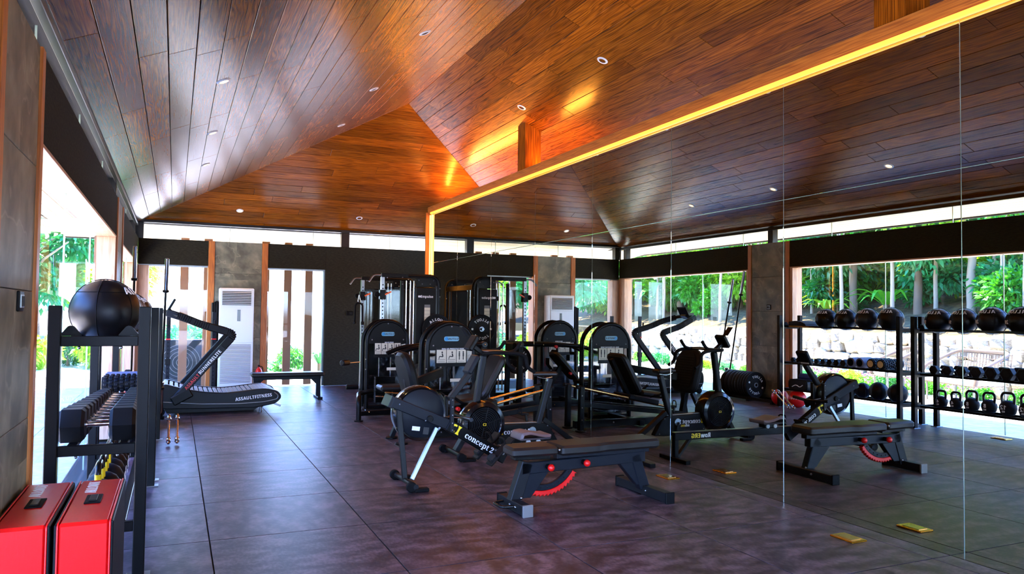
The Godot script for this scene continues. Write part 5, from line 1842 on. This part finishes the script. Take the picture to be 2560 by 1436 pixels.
func leg_press() -> void:
	var o := V(3.0, 0, -3.4)
	var t := thing("leg_press_machine", "black leg press machine whose arched tower carries a three picture placard", "leg press", o)
	stack_tower(t, V(2.98, 0, -3.90) - o, "DUAL LEG PRESS/CALF RAISE", 3)
	# foot plate, upright and rounded, facing the seat
	var fp := PackedVector2Array(rounded2([Vector2(-0.25, -0.32), Vector2(0.25, -0.32), Vector2(0.27, 0.10), Vector2(0.17, 0.28), Vector2(-0.17, 0.28), Vector2(-0.27, 0.10)], 0.12, 5))
	var fb := Basis(V(0, 0, -1), V(-0.24, 0.97, 0), V(0.97, 0.24, 0))
	var fc := V(2.20, 0.73, -3.17) - o
	part(t, "foot_plate", mprism(fp, 0.10, Transform3D(fb, fc), 0.03), M.plastic)
	part(t, "foot_tread", mprism(PackedVector2Array(rounded2([Vector2(-0.19, -0.26), Vector2(0.19, -0.26), Vector2(0.20, 0.10), Vector2(0.13, 0.235), Vector2(-0.13, 0.235), Vector2(-0.20, 0.10)], 0.09, 5)), 0.012, Transform3D(fb, fc + fb.z * 0.053)), M.rubber_wheel)
	for k in 12:
		part(t, "tread_rib", mbox(V(0.34, 0.010, 0.008), 0.002), M.charcoal, Transform3D(fb, fc + fb.z * 0.061 + fb.y * (-0.22 + k * 0.035)))
	part(t, "plate_spine", mbar(V(2.14, 0.94, -3.17) - o, V(2.30, 0.12, -3.17) - o, 0.09, 0.06, V(1, 0, 0), 0.01), M.black)
	for z in [-3.36, -2.94]:
		part(t, "front_leg", mbar(V(2.22, 0.42, z * 0.5 - 1.585) - o, V(2.08, 0.02, z) - o, 0.055, 0.05, V(1, 0, 0)), M.charcoal)
		part(t, "leg_pad", mcyl(V(2.08, 0, z) - o, V(2.08, 0.02, z) - o, 0.07, 18, 0.004), M.black)
	# floor frame, rear post, twin rails rising towards the mirror
	part(t, "base_beam", mbar(V(2.15, 0.07, -3.17) - o, V(3.95, 0.07, -3.17) - o, 0.08, 0.09), M.black)
	part(t, "cross_beam", mbar(V(2.98, 0.05, -3.9) - o, V(2.98, 0.05, -3.1) - o, 0.08, 0.07), M.black)
	for z in [-3.36, -3.02]:
		part(t, "rear_post", mbar(V(3.94, 0.0, z) - o, V(3.93, 0.56, z) - o, 0.07, 0.06), M.black)
		part(t, "leg_pad", mcyl(V(3.94, 0, z) - o, V(3.94, 0.02, z) - o, 0.07, 18, 0.004), M.black)
		part(t, "slide_rail", mcyl(V(2.55, 0.24, z) - o, V(3.96, 0.55, z) - o, 0.017, 12), M.gold)
		part(t, "rail_end", mcyl(V(3.90, 0.54, z) - o, V(4.0, 0.557, z) - o, 0.026, 14, 0.004), M.black)
		part(t, "lower_beam", mbar(V(2.4, 0.16, z) - o, V(3.93, 0.34, z) - o, 0.05, 0.06), M.black)
		part(t, "seat_grip", mtube(rounded([V(2.92, 0.40, z) - o, V(2.80, 0.42, z + (0.06 if z > -3.2 else -0.06)) - o, V(2.68, 0.50, z + (0.06 if z > -3.2 else -0.06)) - o], 0.05), 0.017, 10), M.rubber_wheel)
	part(t, "carriage", mbox(V(0.46, 0.06, 0.40), 0.008, V(3.02, 0.365, -3.19) - o, rz(12)), M.black)
	part(t, "seat_pad", mbox(V(0.40, 0.08, 0.40), 0.028, V(2.86, 0.425, -3.19) - o, rz(8)), M.vinyl)
	part(t, "back_pad", pad_between(V(3.34, 0.95, -3.19) - o, V(3.06, 0.45, -3.19) - o, 0.42, 0.08), M.vinyl)
	part(t, "back_frame", mbar(V(3.40, 0.88, -3.19) - o, V(3.14, 0.40, -3.19) - o, 0.07, 0.05, V(1, 0, 0)), M.black)
	part(t, "adjust_knob", mcyl(V(2.74, 0.36, -2.98) - o, V(2.74, 0.36, -2.92) - o, 0.024, 14, 0.006), M.red)
	part(t, "link_arm", mbar(V(2.28, 0.62, -3.30) - o, V(2.80, 0.72, -3.72) - o, 0.06, 0.10), M.black)
	bolts(t, [V(3.94, 0.45, -2.985) - o, V(3.94, 0.30, -2.985) - o, V(3.94, 0.15, -2.985) - o, V(2.6, 0.08, -3.12) - o, V(3.4, 0.08, -3.12) - o], 0.010)

func bike() -> void:
	var o := V(2.95, 0, -2.05)
	var t := thing("stationary_bike", "black air resistance exercise bike beside the mirror", "exercise bike", o)
	var c := V(2.665, 0.325, -2.05) - o
	part(t, "fan_housing", mlathe([Vector2(0.05, -0.10), Vector2(0.19, -0.10), Vector2(0.225, -0.085), Vector2(0.24, -0.05), Vector2(0.24, 0.05), Vector2(0.225, 0.085), Vector2(0.185, 0.10), Vector2(0.175, 0.09)], 40, Transform3D(rx(90), c)), M.black_gloss)
	part(t, "fan_back", mcyl(c + V(0, 0, 0.055), c + V(0, 0, 0.06), 0.18, 32), M.rubber_wheel)
	for k in 8:
		var ring := []
		for q in 30:
			ring.append(c + V(cos(TAU * q / 30) * (0.04 + k * 0.018), sin(TAU * q / 30) * (0.04 + k * 0.018), 0.094))
		part(t, "grille_ring", mtube(ring, 0.0035, 5, true), M.charcoal)
	for k in 6:
		var a := TAU * k / 6 + 0.3
		part(t, "grille_spoke", mbar(c + V(cos(a) * 0.03, sin(a) * 0.03, 0.094), c + V(cos(a) * 0.18, sin(a) * 0.18, 0.092), 0.006, 0.006), M.charcoal)
	part(t, "hub_badge", mcyl(c + V(0, 0, 0.09), c + V(0, 0, 0.098), 0.026, 18, 0.002), M.black)
	text_part(t, "hub_lettering", "C2", 0.034, M.yellow, Transform3D(Basis.IDENTITY, c + V(0, 0, 0.099)))
	# frame
	part(t, "frame_panel", mprism(rounded2([Vector2(-0.12, 0.31), Vector2(0.42, 0.30), Vector2(0.49, 0.26), Vector2(0.60, 0.08), Vector2(0.45, 0.07), Vector2(-0.12, 0.09)], 0.02, 3), 0.075, Transform3D(Basis.IDENTITY, V(0, 0, 0)), 0.006), M.black)
	part(t, "top_strip", mbar(V(-0.10, 0.315, 0), V(0.42, 0.305, 0), 0.05, 0.012), M.steel)
	text_part(t, "lettering", "concept 2", 0.066, M.print, T(0.11, 0.225, 0.0388), serif)
	part(t, "emblem", mprism(PackedVector2Array([Vector2(-0.02, -0.025), Vector2(0.02, -0.025), Vector2(0.012, 0), Vector2(0.02, 0.025), Vector2(-0.02, 0.025), Vector2(-0.012, 0)]), 0.002, T(-0.075, 0.225, 0.0385)), M.yellow)
	text_part(t, "lettering", "Bike", 0.032, M.print, T(0.145, 0.178, 0.0388))
	text_part(t, "lettering", "ERG", 0.032, M.yellow, T(0.205, 0.178, 0.0388))
	part(t, "rear_leg", mbar(V(0.42, 0.34, 0), V(0.83, 0.05, 0), 0.06, 0.05), M.black)
	part(t, "rear_foot", mbar(V(0.82, 0.035, -0.27), V(0.82, 0.035, 0.27), 0.06, 0.05), M.black)
	part(t, "front_leg", mbar(V(-0.42, 0.28, 0), V(-0.56, 0.06, 0), 0.09, 0.05, V(1, 0, 0)), M.charcoal)
	part(t, "front_foot", mcyl(V(-0.57, 0.045, -0.28), V(-0.57, 0.045, 0.28), 0.026, 14), M.black)
	for s in [-1, 1]:
		part(t, "roller", mcyl(V(-0.60, 0.045, s * 0.27 - 0.02), V(-0.60, 0.045, s * 0.27 + 0.02), 0.042, 18, 0.006), M.rubber_wheel)
		part(t, "rubber_foot", mbox(V(0.14, 0.03, 0.06), 0.006, V(-0.52, 0.016, s * 0.27)), M.rubber_wheel)
		part(t, "rubber_foot", mbox(V(0.08, 0.02, 0.06), 0.004, V(0.82, 0.01, s * 0.26)), M.rubber_wheel)
	# saddle and post
	part(t, "seat_post", mbar(V(0.36, 0.28, 0), V(0.50, 0.77, 0), 0.07, 0.055, V(1, 0, 0), 0.008), M.charcoal)
	part(t, "post_collar", mbox(V(0.06, 0.03, 0.05), 0.004, V(0.492, 0.742, 0), rz(-16)), M.steel)
	var sd := MB.new()
	sd.prism(PackedVector2Array(rounded2([Vector2(-0.15, -0.022), Vector2(-0.13, 0.022), Vector2(0.0, 0.035), Vector2(0.11, 0.08), Vector2(0.135, 0.05), Vector2(0.135, -0.05), Vector2(0.11, -0.08), Vector2(0.0, -0.035), Vector2(-0.13, -0.022)], 0.02, 3)), 0.05, Transform3D(Basis(V(1, 0, 0), V(0, 0, -1), V(0, 1, 0)), V(0.44, 0.815, 0)), 0.018)
	part(t, "saddle", sd.mesh(), M.vinyl)
	part(t, "saddle_rail", mtube(rounded([V(0.34, 0.79, 0.02), V(0.42, 0.765, 0.02), V(0.52, 0.78, 0.02)], 0.03), 0.005, 6), M.chrome)
	# mast, handlebar and monitor
	part(t, "mast", mbar(V(-0.36, 0.42, 0), V(-0.27, 1.02, 0), 0.075, 0.06, V(1, 0, 0), 0.01), M.charcoal)
	part(t, "mast_brace", mbar(V(-0.30, 0.34, 0), V(-0.06, 0.29, 0), 0.06, 0.06), M.black)
	for s in [-1, 1]:
		part(t, "handlebar", mtube(rounded([V(-0.28, 1.04, s * 0.03), V(-0.24, 1.06, s * 0.22), V(0.02, 1.05, s * 0.24), V(0.10, 1.02, s * 0.24), V(0.12, 0.90, s * 0.25), V(0.20, 0.86, s * 0.25)], 0.07), 0.020, 10), M.rubber_wheel)
		part(t, "aero_grip", mtube(rounded([V(-0.10, 1.055, s * 0.23), V(0.0, 1.075, s * 0.20), V(0.06, 1.16, s * 0.20)], 0.04), 0.018, 10), M.rubber_wheel)
	part(t, "cross_tray", mbox(V(0.22, 0.012, 0.26), 0.004, V(-0.16, 1.065, 0)), M.grey)
	part(t, "monitor_arm", mbar(V(-0.28, 1.04, 0), V(-0.40, 1.13, 0), 0.05, 0.04), M.black)
	var mo := part(t, "monitor", mbox(V(0.05, 0.17, 0.17), 0.012, V(-0.40, 1.15, 0), rz(-32)), M.black)
	part(mo, "display", mbox(V(0.004, 0.09, 0.12), 0.001, V(-0.373, 1.175, 0), rz(-32)), M.lcd)
	part(t, "phone_holder", mbar(V(-0.44, 1.22, 0), V(-0.52, 1.32, 0), 0.09, 0.012), M.plastic)
	# cranks and pedals
	part(t, "crank_disc", mcyl(V(0.28, 0.225, 0.036), V(0.28, 0.225, 0.046), 0.042, 20, 0.002), M.alu)
	for s in [-1, 1]:
		part(t, "crank", mbar(V(0.28, 0.225, s * 0.06), V(0.28 + s * 0.03, 0.225 - s * 0.16, s * 0.065), 0.026, 0.016, V(0, 0, 1)), M.black)
		part(t, "pedal", mbox(V(0.09, 0.025, 0.09), 0.005, V(0.28 + s * 0.03, 0.225 - s * 0.16, s * 0.12)), M.plastic)
		part(t, "toe_strap", mtube(rounded([V(0.24 + s * 0.03, 0.225 - s * 0.16, s * 0.08), V(0.24 + s * 0.03, 0.29 - s * 0.16, s * 0.09), V(0.24 + s * 0.03, 0.29 - s * 0.16, s * 0.15), V(0.24 + s * 0.03, 0.225 - s * 0.16, s * 0.16)], 0.02), 0.006, 6), M.rubber_wheel)
	bolts(t, [V(0.46, 0.27, 0.04), V(-0.09, 0.13, 0.04), V(0.53, 0.10, 0.04), V(0.2, 0.10, 0.04)], 0.007)

func rower() -> void:
	var o := V(2.72, 0, -1.07)
	var t := thing("rowing_machine", "black rowing machine with a large round flywheel housing behind the bench", "rowing machine", o)
	var c := V(1.725, 0.585, -1.18) - o
	part(t, "flywheel_housing", mlathe([Vector2(0.0, -0.08), Vector2(0.17, -0.08), Vector2(0.215, -0.065), Vector2(0.228, -0.03), Vector2(0.228, 0.04), Vector2(0.215, 0.068), Vector2(0.205, 0.074), Vector2(0.0, 0.078)], 44, Transform3D(rx(90), c)), M.navy)
	part(t, "housing_rim", mlathe([Vector2(0.207, 0.074), Vector2(0.222, 0.078), Vector2(0.236, 0.055), Vector2(0.236, -0.01), Vector2(0.228, -0.02)], 44, Transform3D(rx(90), c)), M.black_gloss)
	part(t, "vent_band", mlathe([Vector2(0.231, -0.022), Vector2(0.233, -0.022), Vector2(0.233, -0.062), Vector2(0.215, -0.068)], 44, Transform3D(rx(90), c)), M.alu)
	part(t, "damper_dial", mcyl(c + V(0.02, 0.0, 0.07), c + V(0.02, 0.0, 0.105), 0.04, 20, 0.008), M.black)
	for a in [35.0, 150.0, 215.0]:
		var r := deg_to_rad(a)
		part(t, "housing_clip", mbox(V(0.05, 0.02, 0.05), 0.004, c + V(cos(r) * 0.237, sin(r) * 0.237, 0.03), Basis(Vector3.BACK, r + PI / 2)), M.steel_dark)
	part(t, "sticker", mbox(V(0.07, 0.035, 0.002), 0.0, c + V(-0.045, -0.125, 0.0795), rz(-8)), M.print)
	part(t, "sticker", mbox(V(0.05, 0.06, 0.002), 0.0, c + V(0.045, -0.15, 0.0795), rz(-8)), M.ink)
	# twin arms past the flywheel and the lettered beam
	for z in [-0.005, -0.225]:
		part(t, "arm", mbar(V(1.46, 0.70, -1.07 + z) - o, V(2.0, 0.468, -1.07 + z) - o, 0.035, 0.092, V(0.4, 0.9, 0), 0.006), M.navy)
	part(t, "front_cap", mbar(V(1.462, 0.695, -1.30) - o, V(1.462, 0.695, -1.06) - o, 0.05, 0.10, V(0.4, 0.9, 0)), M.charcoal)
	part(t, "axle_cap", mcyl(V(1.79, 0.545, -1.06) - o, V(1.79, 0.545, -1.04) - o, 0.028, 16, 0.004), M.black)
	part(t, "beam", mbar(V(1.955, 0.487, -1.07) - o, V(2.50, 0.157, -1.07) - o, 0.06, 0.105, V(0.5, 0.85, 0), 0.006), M.black)
	var bd := (V(2.50, 0.157, 0) - V(1.955, 0.487, 0)).normalized()
	var bb := Basis(bd, V(-bd.y, bd.x, 0), V(0, 0, 1))
	text_part(t, "lettering", "concept 2", 0.066, M.print, Transform3D(bb, V(2.245, 0.311, -1.038) - o), serif)
	part(t, "emblem", mprism(PackedVector2Array(arc2(Vector2(0, 0), 0.036, 60, 300, 12) + [Vector2(0.012, -0.018)] + arc2(Vector2(0.004, 0), 0.02, 290, 70, 10) + [Vector2(0.012, 0.018)]), 0.002, Transform3D(bb, V(2.008, 0.455, -1.0385) - o)), M.yellow)
	part(t, "emblem", mprism(PackedVector2Array([Vector2(-0.016, -0.038), Vector2(0.022, -0.038), Vector2(0.012, -0.018), Vector2(0.012, 0.018), Vector2(0.022, 0.038), Vector2(-0.016, 0.038), Vector2(-0.006, 0.018), Vector2(-0.006, -0.018)]), 0.002, Transform3D(bb, V(2.043, 0.434, -1.0383) - o)), M.yellow)
	# post, monitor arm and monitor
	part(t, "post", mbar(V(1.985, 0.42, -1.045) - o, V(1.985, 0.72, -1.045) - o, 0.045, 0.03, V(1, 0, 0)), M.charcoal)
	part(t, "post", mbar(V(1.985, 0.42, -1.20) - o, V(1.985, 0.72, -1.20) - o, 0.045, 0.03, V(1, 0, 0)), M.charcoal)
	bolts(t, [V(1.985, 0.44, -1.025) - o, V(1.985, 0.50, -1.025) - o, V(1.985, 0.57, -1.025) - o, V(1.985, 0.64, -1.025) - o, V(1.985, 0.70, -1.025) - o, V(1.52, 0.68, -1.05) - o, V(1.75, 0.53, -1.05) - o], 0.007)
	part(t, "monitor_arm", mbar(V(1.99, 0.70, -1.12) - o, V(2.18, 0.93, -1.12) - o, 0.06, 0.05, V(-0.6, 0.6, 0), 0.008), M.charcoal)
	var mo := part(t, "monitor", mbox(V(0.045, 0.18, 0.16), 0.012, V(2.19, 1.0, -1.12) - o, rz(-30)), M.navy)
	part(mo, "display", mbox(V(0.004, 0.11, 0.12), 0.001, V(2.215, 1.018, -1.12) - o, rz(-30)), M.lcd)
	part(mo, "button_row", mbox(V(0.005, 0.018, 0.12), 0.001, V(2.182, 0.945, -1.12) - o, rz(-30)), M.white)
	part(t, "chain", mcyl(V(1.80, 0.565, -1.12) - o, V(2.11, 0.525, -1.12) - o, 0.005, 6), M.steel)
	part(t, "handle", mtube(rounded([V(2.10, 0.545, -1.37) - o, V(2.13, 0.525, -1.12) - o, V(2.10, 0.545, -0.87) - o], 0.08), 0.017, 10), M.navy)
	# front legs, foot with rollers
	part(t, "front_leg", mbar(V(1.52, 0.64, -1.08) - o, V(1.565, 0.05, -1.02) - o, 0.03, 0.045, V(1, 0, 0)), M.black)
	part(t, "leg_strut", mbar(V(1.86, 0.46, -1.08) - o, V(1.62, 0.05, -1.0) - o, 0.03, 0.035, V(1, 0, 0)), M.alu)
	part(t, "front_foot", mcyl(V(1.555, 0.045, -1.28) - o, V(1.58, 0.045, -0.74) - o, 0.022, 14), M.charcoal)
	for z in [-1.27, -0.76]:
		part(t, "roller", mcyl(V(1.545, 0.045, z - 0.02) - o, V(1.545, 0.045, z + 0.02) - o, 0.042, 20, 0.006), M.rubber_wheel)
		part(t, "rubber_foot", mbox(V(0.12, 0.03, 0.06), 0.006, V(1.63, 0.016, z) - o), M.rubber_wheel)
	# monorail, seat, rear leg
	part(t, "monorail", mbar(V(2.42, 0.235, -1.07) - o, V(3.98, 0.245, -1.07) - o, 0.055, 0.075, V(0, 1, 0), 0.006), M.black)
	part(t, "rail_strip", mbar(V(2.44, 0.276, -1.07) - o, V(3.98, 0.286, -1.07) - o, 0.05, 0.006), M.steel)
	text_part(t, "lettering", "Row", 0.062, M.print, T(3.60 - o.x, 0.243, 0.0288))
	text_part(t, "lettering", "ERG", 0.062, M.yellow, T(3.725 - o.x, 0.243, 0.0288))
	part(t, "rear_leg", mbar(V(3.955, 0.22, -1.07) - o, V(3.955, 0.03, -1.07) - o, 0.05, 0.05), M.black)
	part(t, "rear_strut", mbar(V(3.78, 0.21, -1.07) - o, V(3.93, 0.04, -1.07) - o, 0.045, 0.03), M.charcoal)
	part(t, "rear_foot", mbar(V(3.955, 0.02, -1.30) - o, V(3.955, 0.02, -0.86) - o, 0.06, 0.04), M.black)
	var s := V(2.76, 0.30, -1.07) - o
	part(t, "seat_carriage", mbox(V(0.16, 0.045, 0.10), 0.006, s + V(0, 0.0, 0)), M.plastic)
	for x in [-0.05, 0.05]:
		for z in [-0.055, 0.055]:
			part(t, "seat_roller", mcyl(s + V(x, -0.005, z - 0.008), s + V(x, -0.005, z + 0.008), 0.022, 14), M.white)
	var pm := MB.new()
	pm.prism(PackedVector2Array(rounded2([Vector2(-0.16, 0.0), Vector2(0.15, 0.0), Vector2(0.16, 0.045), Vector2(0.10, 0.04), Vector2(0.04, 0.05), Vector2(-0.06, 0.075), Vector2(-0.14, 0.065)], 0.02, 4)), 0.26, Transform3D(Basis.IDENTITY, s + V(0, 0.022, 0)), 0.02)
	part(t, "seat", pm.mesh(), M.seat)
	# foot stretchers
	for z in [-0.16, 0.16]:
		var f := part(t, "footrest", mbar(V(2.28, 0.14, -1.07 + z) - o, V(2.50, 0.36, -1.07 + z) - o, 0.12, 0.02, V(-0.7, 0.7, 0), 0.006), M.plastic)
		part(f, "heel_cup", mbox(V(0.07, 0.05, 0.11), 0.012, V(2.315, 0.20, -1.07 + z) - o, rz(45)), M.charcoal)
		part(f, "strap", mtube(rounded([V(2.42, 0.30, -1.07 + z - 0.06) - o, V(2.40, 0.37, -1.07 + z - 0.05) - o, V(2.40, 0.37, -1.07 + z + 0.05) - o, V(2.42, 0.30, -1.07 + z + 0.06) - o], 0.03), 0.008, 6), M.rubber_wheel)
	part(t, "footrest_bar", mcyl(V(2.40, 0.24, -1.27) - o, V(2.40, 0.24, -0.87) - o, 0.014, 10), M.steel)

func bench() -> void:
	var o := V(2.65, 0, 0.0)
	var t := thing("adjustable_bench", "black adjustable weight bench with red knobs in the open floor", "bench", o, deg_to_rad(2.0))
	part(t, "seat_pad", mprism(PackedVector2Array(rounded2([Vector2(-0.615, -0.105), Vector2(-0.24, -0.135), Vector2(-0.235, 0.135), Vector2(-0.60, 0.105)], 0.03, 4)), 0.07, Transform3D(Basis(V(1, 0, 0), V(0, 0, -1), V(0, 1, 0)), V(0, 0.435, 0)), 0.018), M.vinyl)
	part(t, "back_pad", mprism(PackedVector2Array(rounded2([Vector2(-0.22, -0.14), Vector2(0.12, -0.15), Vector2(0.20, -0.125), Vector2(0.70, -0.13), Vector2(0.70, 0.13), Vector2(0.20, 0.125), Vector2(0.12, 0.15), Vector2(-0.22, 0.14)], 0.03, 4)), 0.075, Transform3D(Basis(V(1, 0, 0), V(0, 0, -1), V(0, 1, 0)), V(0, 0.43, 0)), 0.018), M.vinyl)
	part(t, "pad_rail", mbar(V(-0.20, 0.375, 0), V(0.66, 0.372, 0), 0.07, 0.045), M.navy)
	part(t, "seat_rail", mbar(V(-0.56, 0.385, 0), V(-0.26, 0.375, 0), 0.08, 0.035), M.black)
	part(t, "main_beam", mbar(V(-0.50, 0.30, 0), V(0.62, 0.315, 0), 0.075, 0.085, V(0, 1, 0), 0.005), M.navy)
	part(t, "front_leg", mbar(V(-0.45, 0.345, 0), V(-0.55, 0.06, 0), 0.075, 0.09, V(1, 0, 0), 0.005), M.charcoal)
	part(t, "front_gusset", mprism(PackedVector2Array([Vector2(-0.44, 0.27), Vector2(-0.26, 0.27), Vector2(-0.42, 0.08), Vector2(-0.52, 0.08)]), 0.06, Transform3D.IDENTITY, 0.004), M.navy)
	part(t, "rear_leg", mbar(V(0.52, 0.335, 0), V(0.62, 0.06, 0), 0.075, 0.09, V(1, 0, 0), 0.005), M.navy)
	part(t, "rear_gusset", mprism(PackedVector2Array([Vector2(0.36, 0.29), Vector2(0.54, 0.28), Vector2(0.60, 0.09), Vector2(0.54, 0.09)]), 0.06, Transform3D.IDENTITY, 0.004), M.navy)
	part(t, "front_foot", mbar(V(-0.555, 0.045, -0.19), V(-0.555, 0.045, 0.24), 0.075, 0.075, V(0, 1, 0), 0.006), M.charcoal)
	part(t, "rear_foot", mbar(V(0.63, 0.045, -0.34), V(0.63, 0.045, 0.34), 0.075, 0.075, V(0, 1, 0), 0.006), M.charcoal)
	for q in [V(-0.555, 0.045, 0.24), V(-0.555, 0.045, -0.19), V(0.63, 0.045, 0.34), V(0.63, 0.045, -0.34)]:
		part(t, "end_cap", mbox(V(0.082, 0.088, 0.02), 0.004, q + V(0, -0.001, 0)), M.grey if q.x < 0 and q.z > 0 else M.rubber_wheel)
	part(t, "carry_handle", mtube(rounded([V(-0.60, 0.05, -0.08), V(-0.69, 0.05, -0.06), V(-0.69, 0.05, 0.08), V(-0.60, 0.05, 0.10)], 0.03), 0.010, 8), M.steel_dark)
	# ladder arc below the beam
	var outer := []
	var cc := Vector2(-0.30, 0.42)
	var ladder := arc2(cc, 0.30, 238, 326, 16) + arc2(cc, 0.255, 326, 238, 16)
	part(t, "ladder_arc", mprism(PackedVector2Array(ladder), 0.03, Transform3D.IDENTITY, 0.003), M.navy)
	var teeth := []
	for k in 17:
		var a := deg_to_rad(lerpf(236, 326, k / 16.0))
		teeth.append(cc + Vector2(cos(a), sin(a)) * 0.345)
		var a2 := deg_to_rad(lerpf(236, 326, (k + 0.75) / 16.0))
		if k < 16:
			teeth.append(cc + Vector2(cos(a2), sin(a2)) * 0.33)
	var red_poly := PackedVector2Array(teeth + arc2(cc, 0.302, 326, 236, 16))
	part(t, "ladder_guard", mprism(red_poly, 0.04, Transform3D.IDENTITY, 0.004), M.red)
	for k in 8:
		var a := deg_to_rad(lerpf(242, 320, k / 7.0))
		var pin := MB.new()
		pin.ball(V(cc.x + cos(a) * 0.277, cc.y + sin(a) * 0.277, 0.017), 0.006, 8, 5)
		part(t, "ladder_pin", pin.mesh(), M.steel_dark)
	for q in [V(-0.285, 0.305, 0.0), V(0.03, 0.315, 0.0)]:
		part(t, "knob_collar", mcyl(q + V(0, 0, 0.035), q + V(0, 0, 0.075), 0.020, 14), M.black)
		var kb := MB.new()
		kb.ball(q + V(0, 0, 0.095), 0.027, 18, 12)
		part(t, "knob", kb.mesh(), M.red)
	bolts(t, [V(-0.51, 0.09, 0.045), V(-0.595, 0.05, 0.03), V(-0.595, 0.05, 0.12), V(0.655, 0.09, 0.02), V(0.59, 0.05, 0.08), V(0.67, 0.05, 0.10), V(-0.235, 0.44, 0.13)], 0.011)
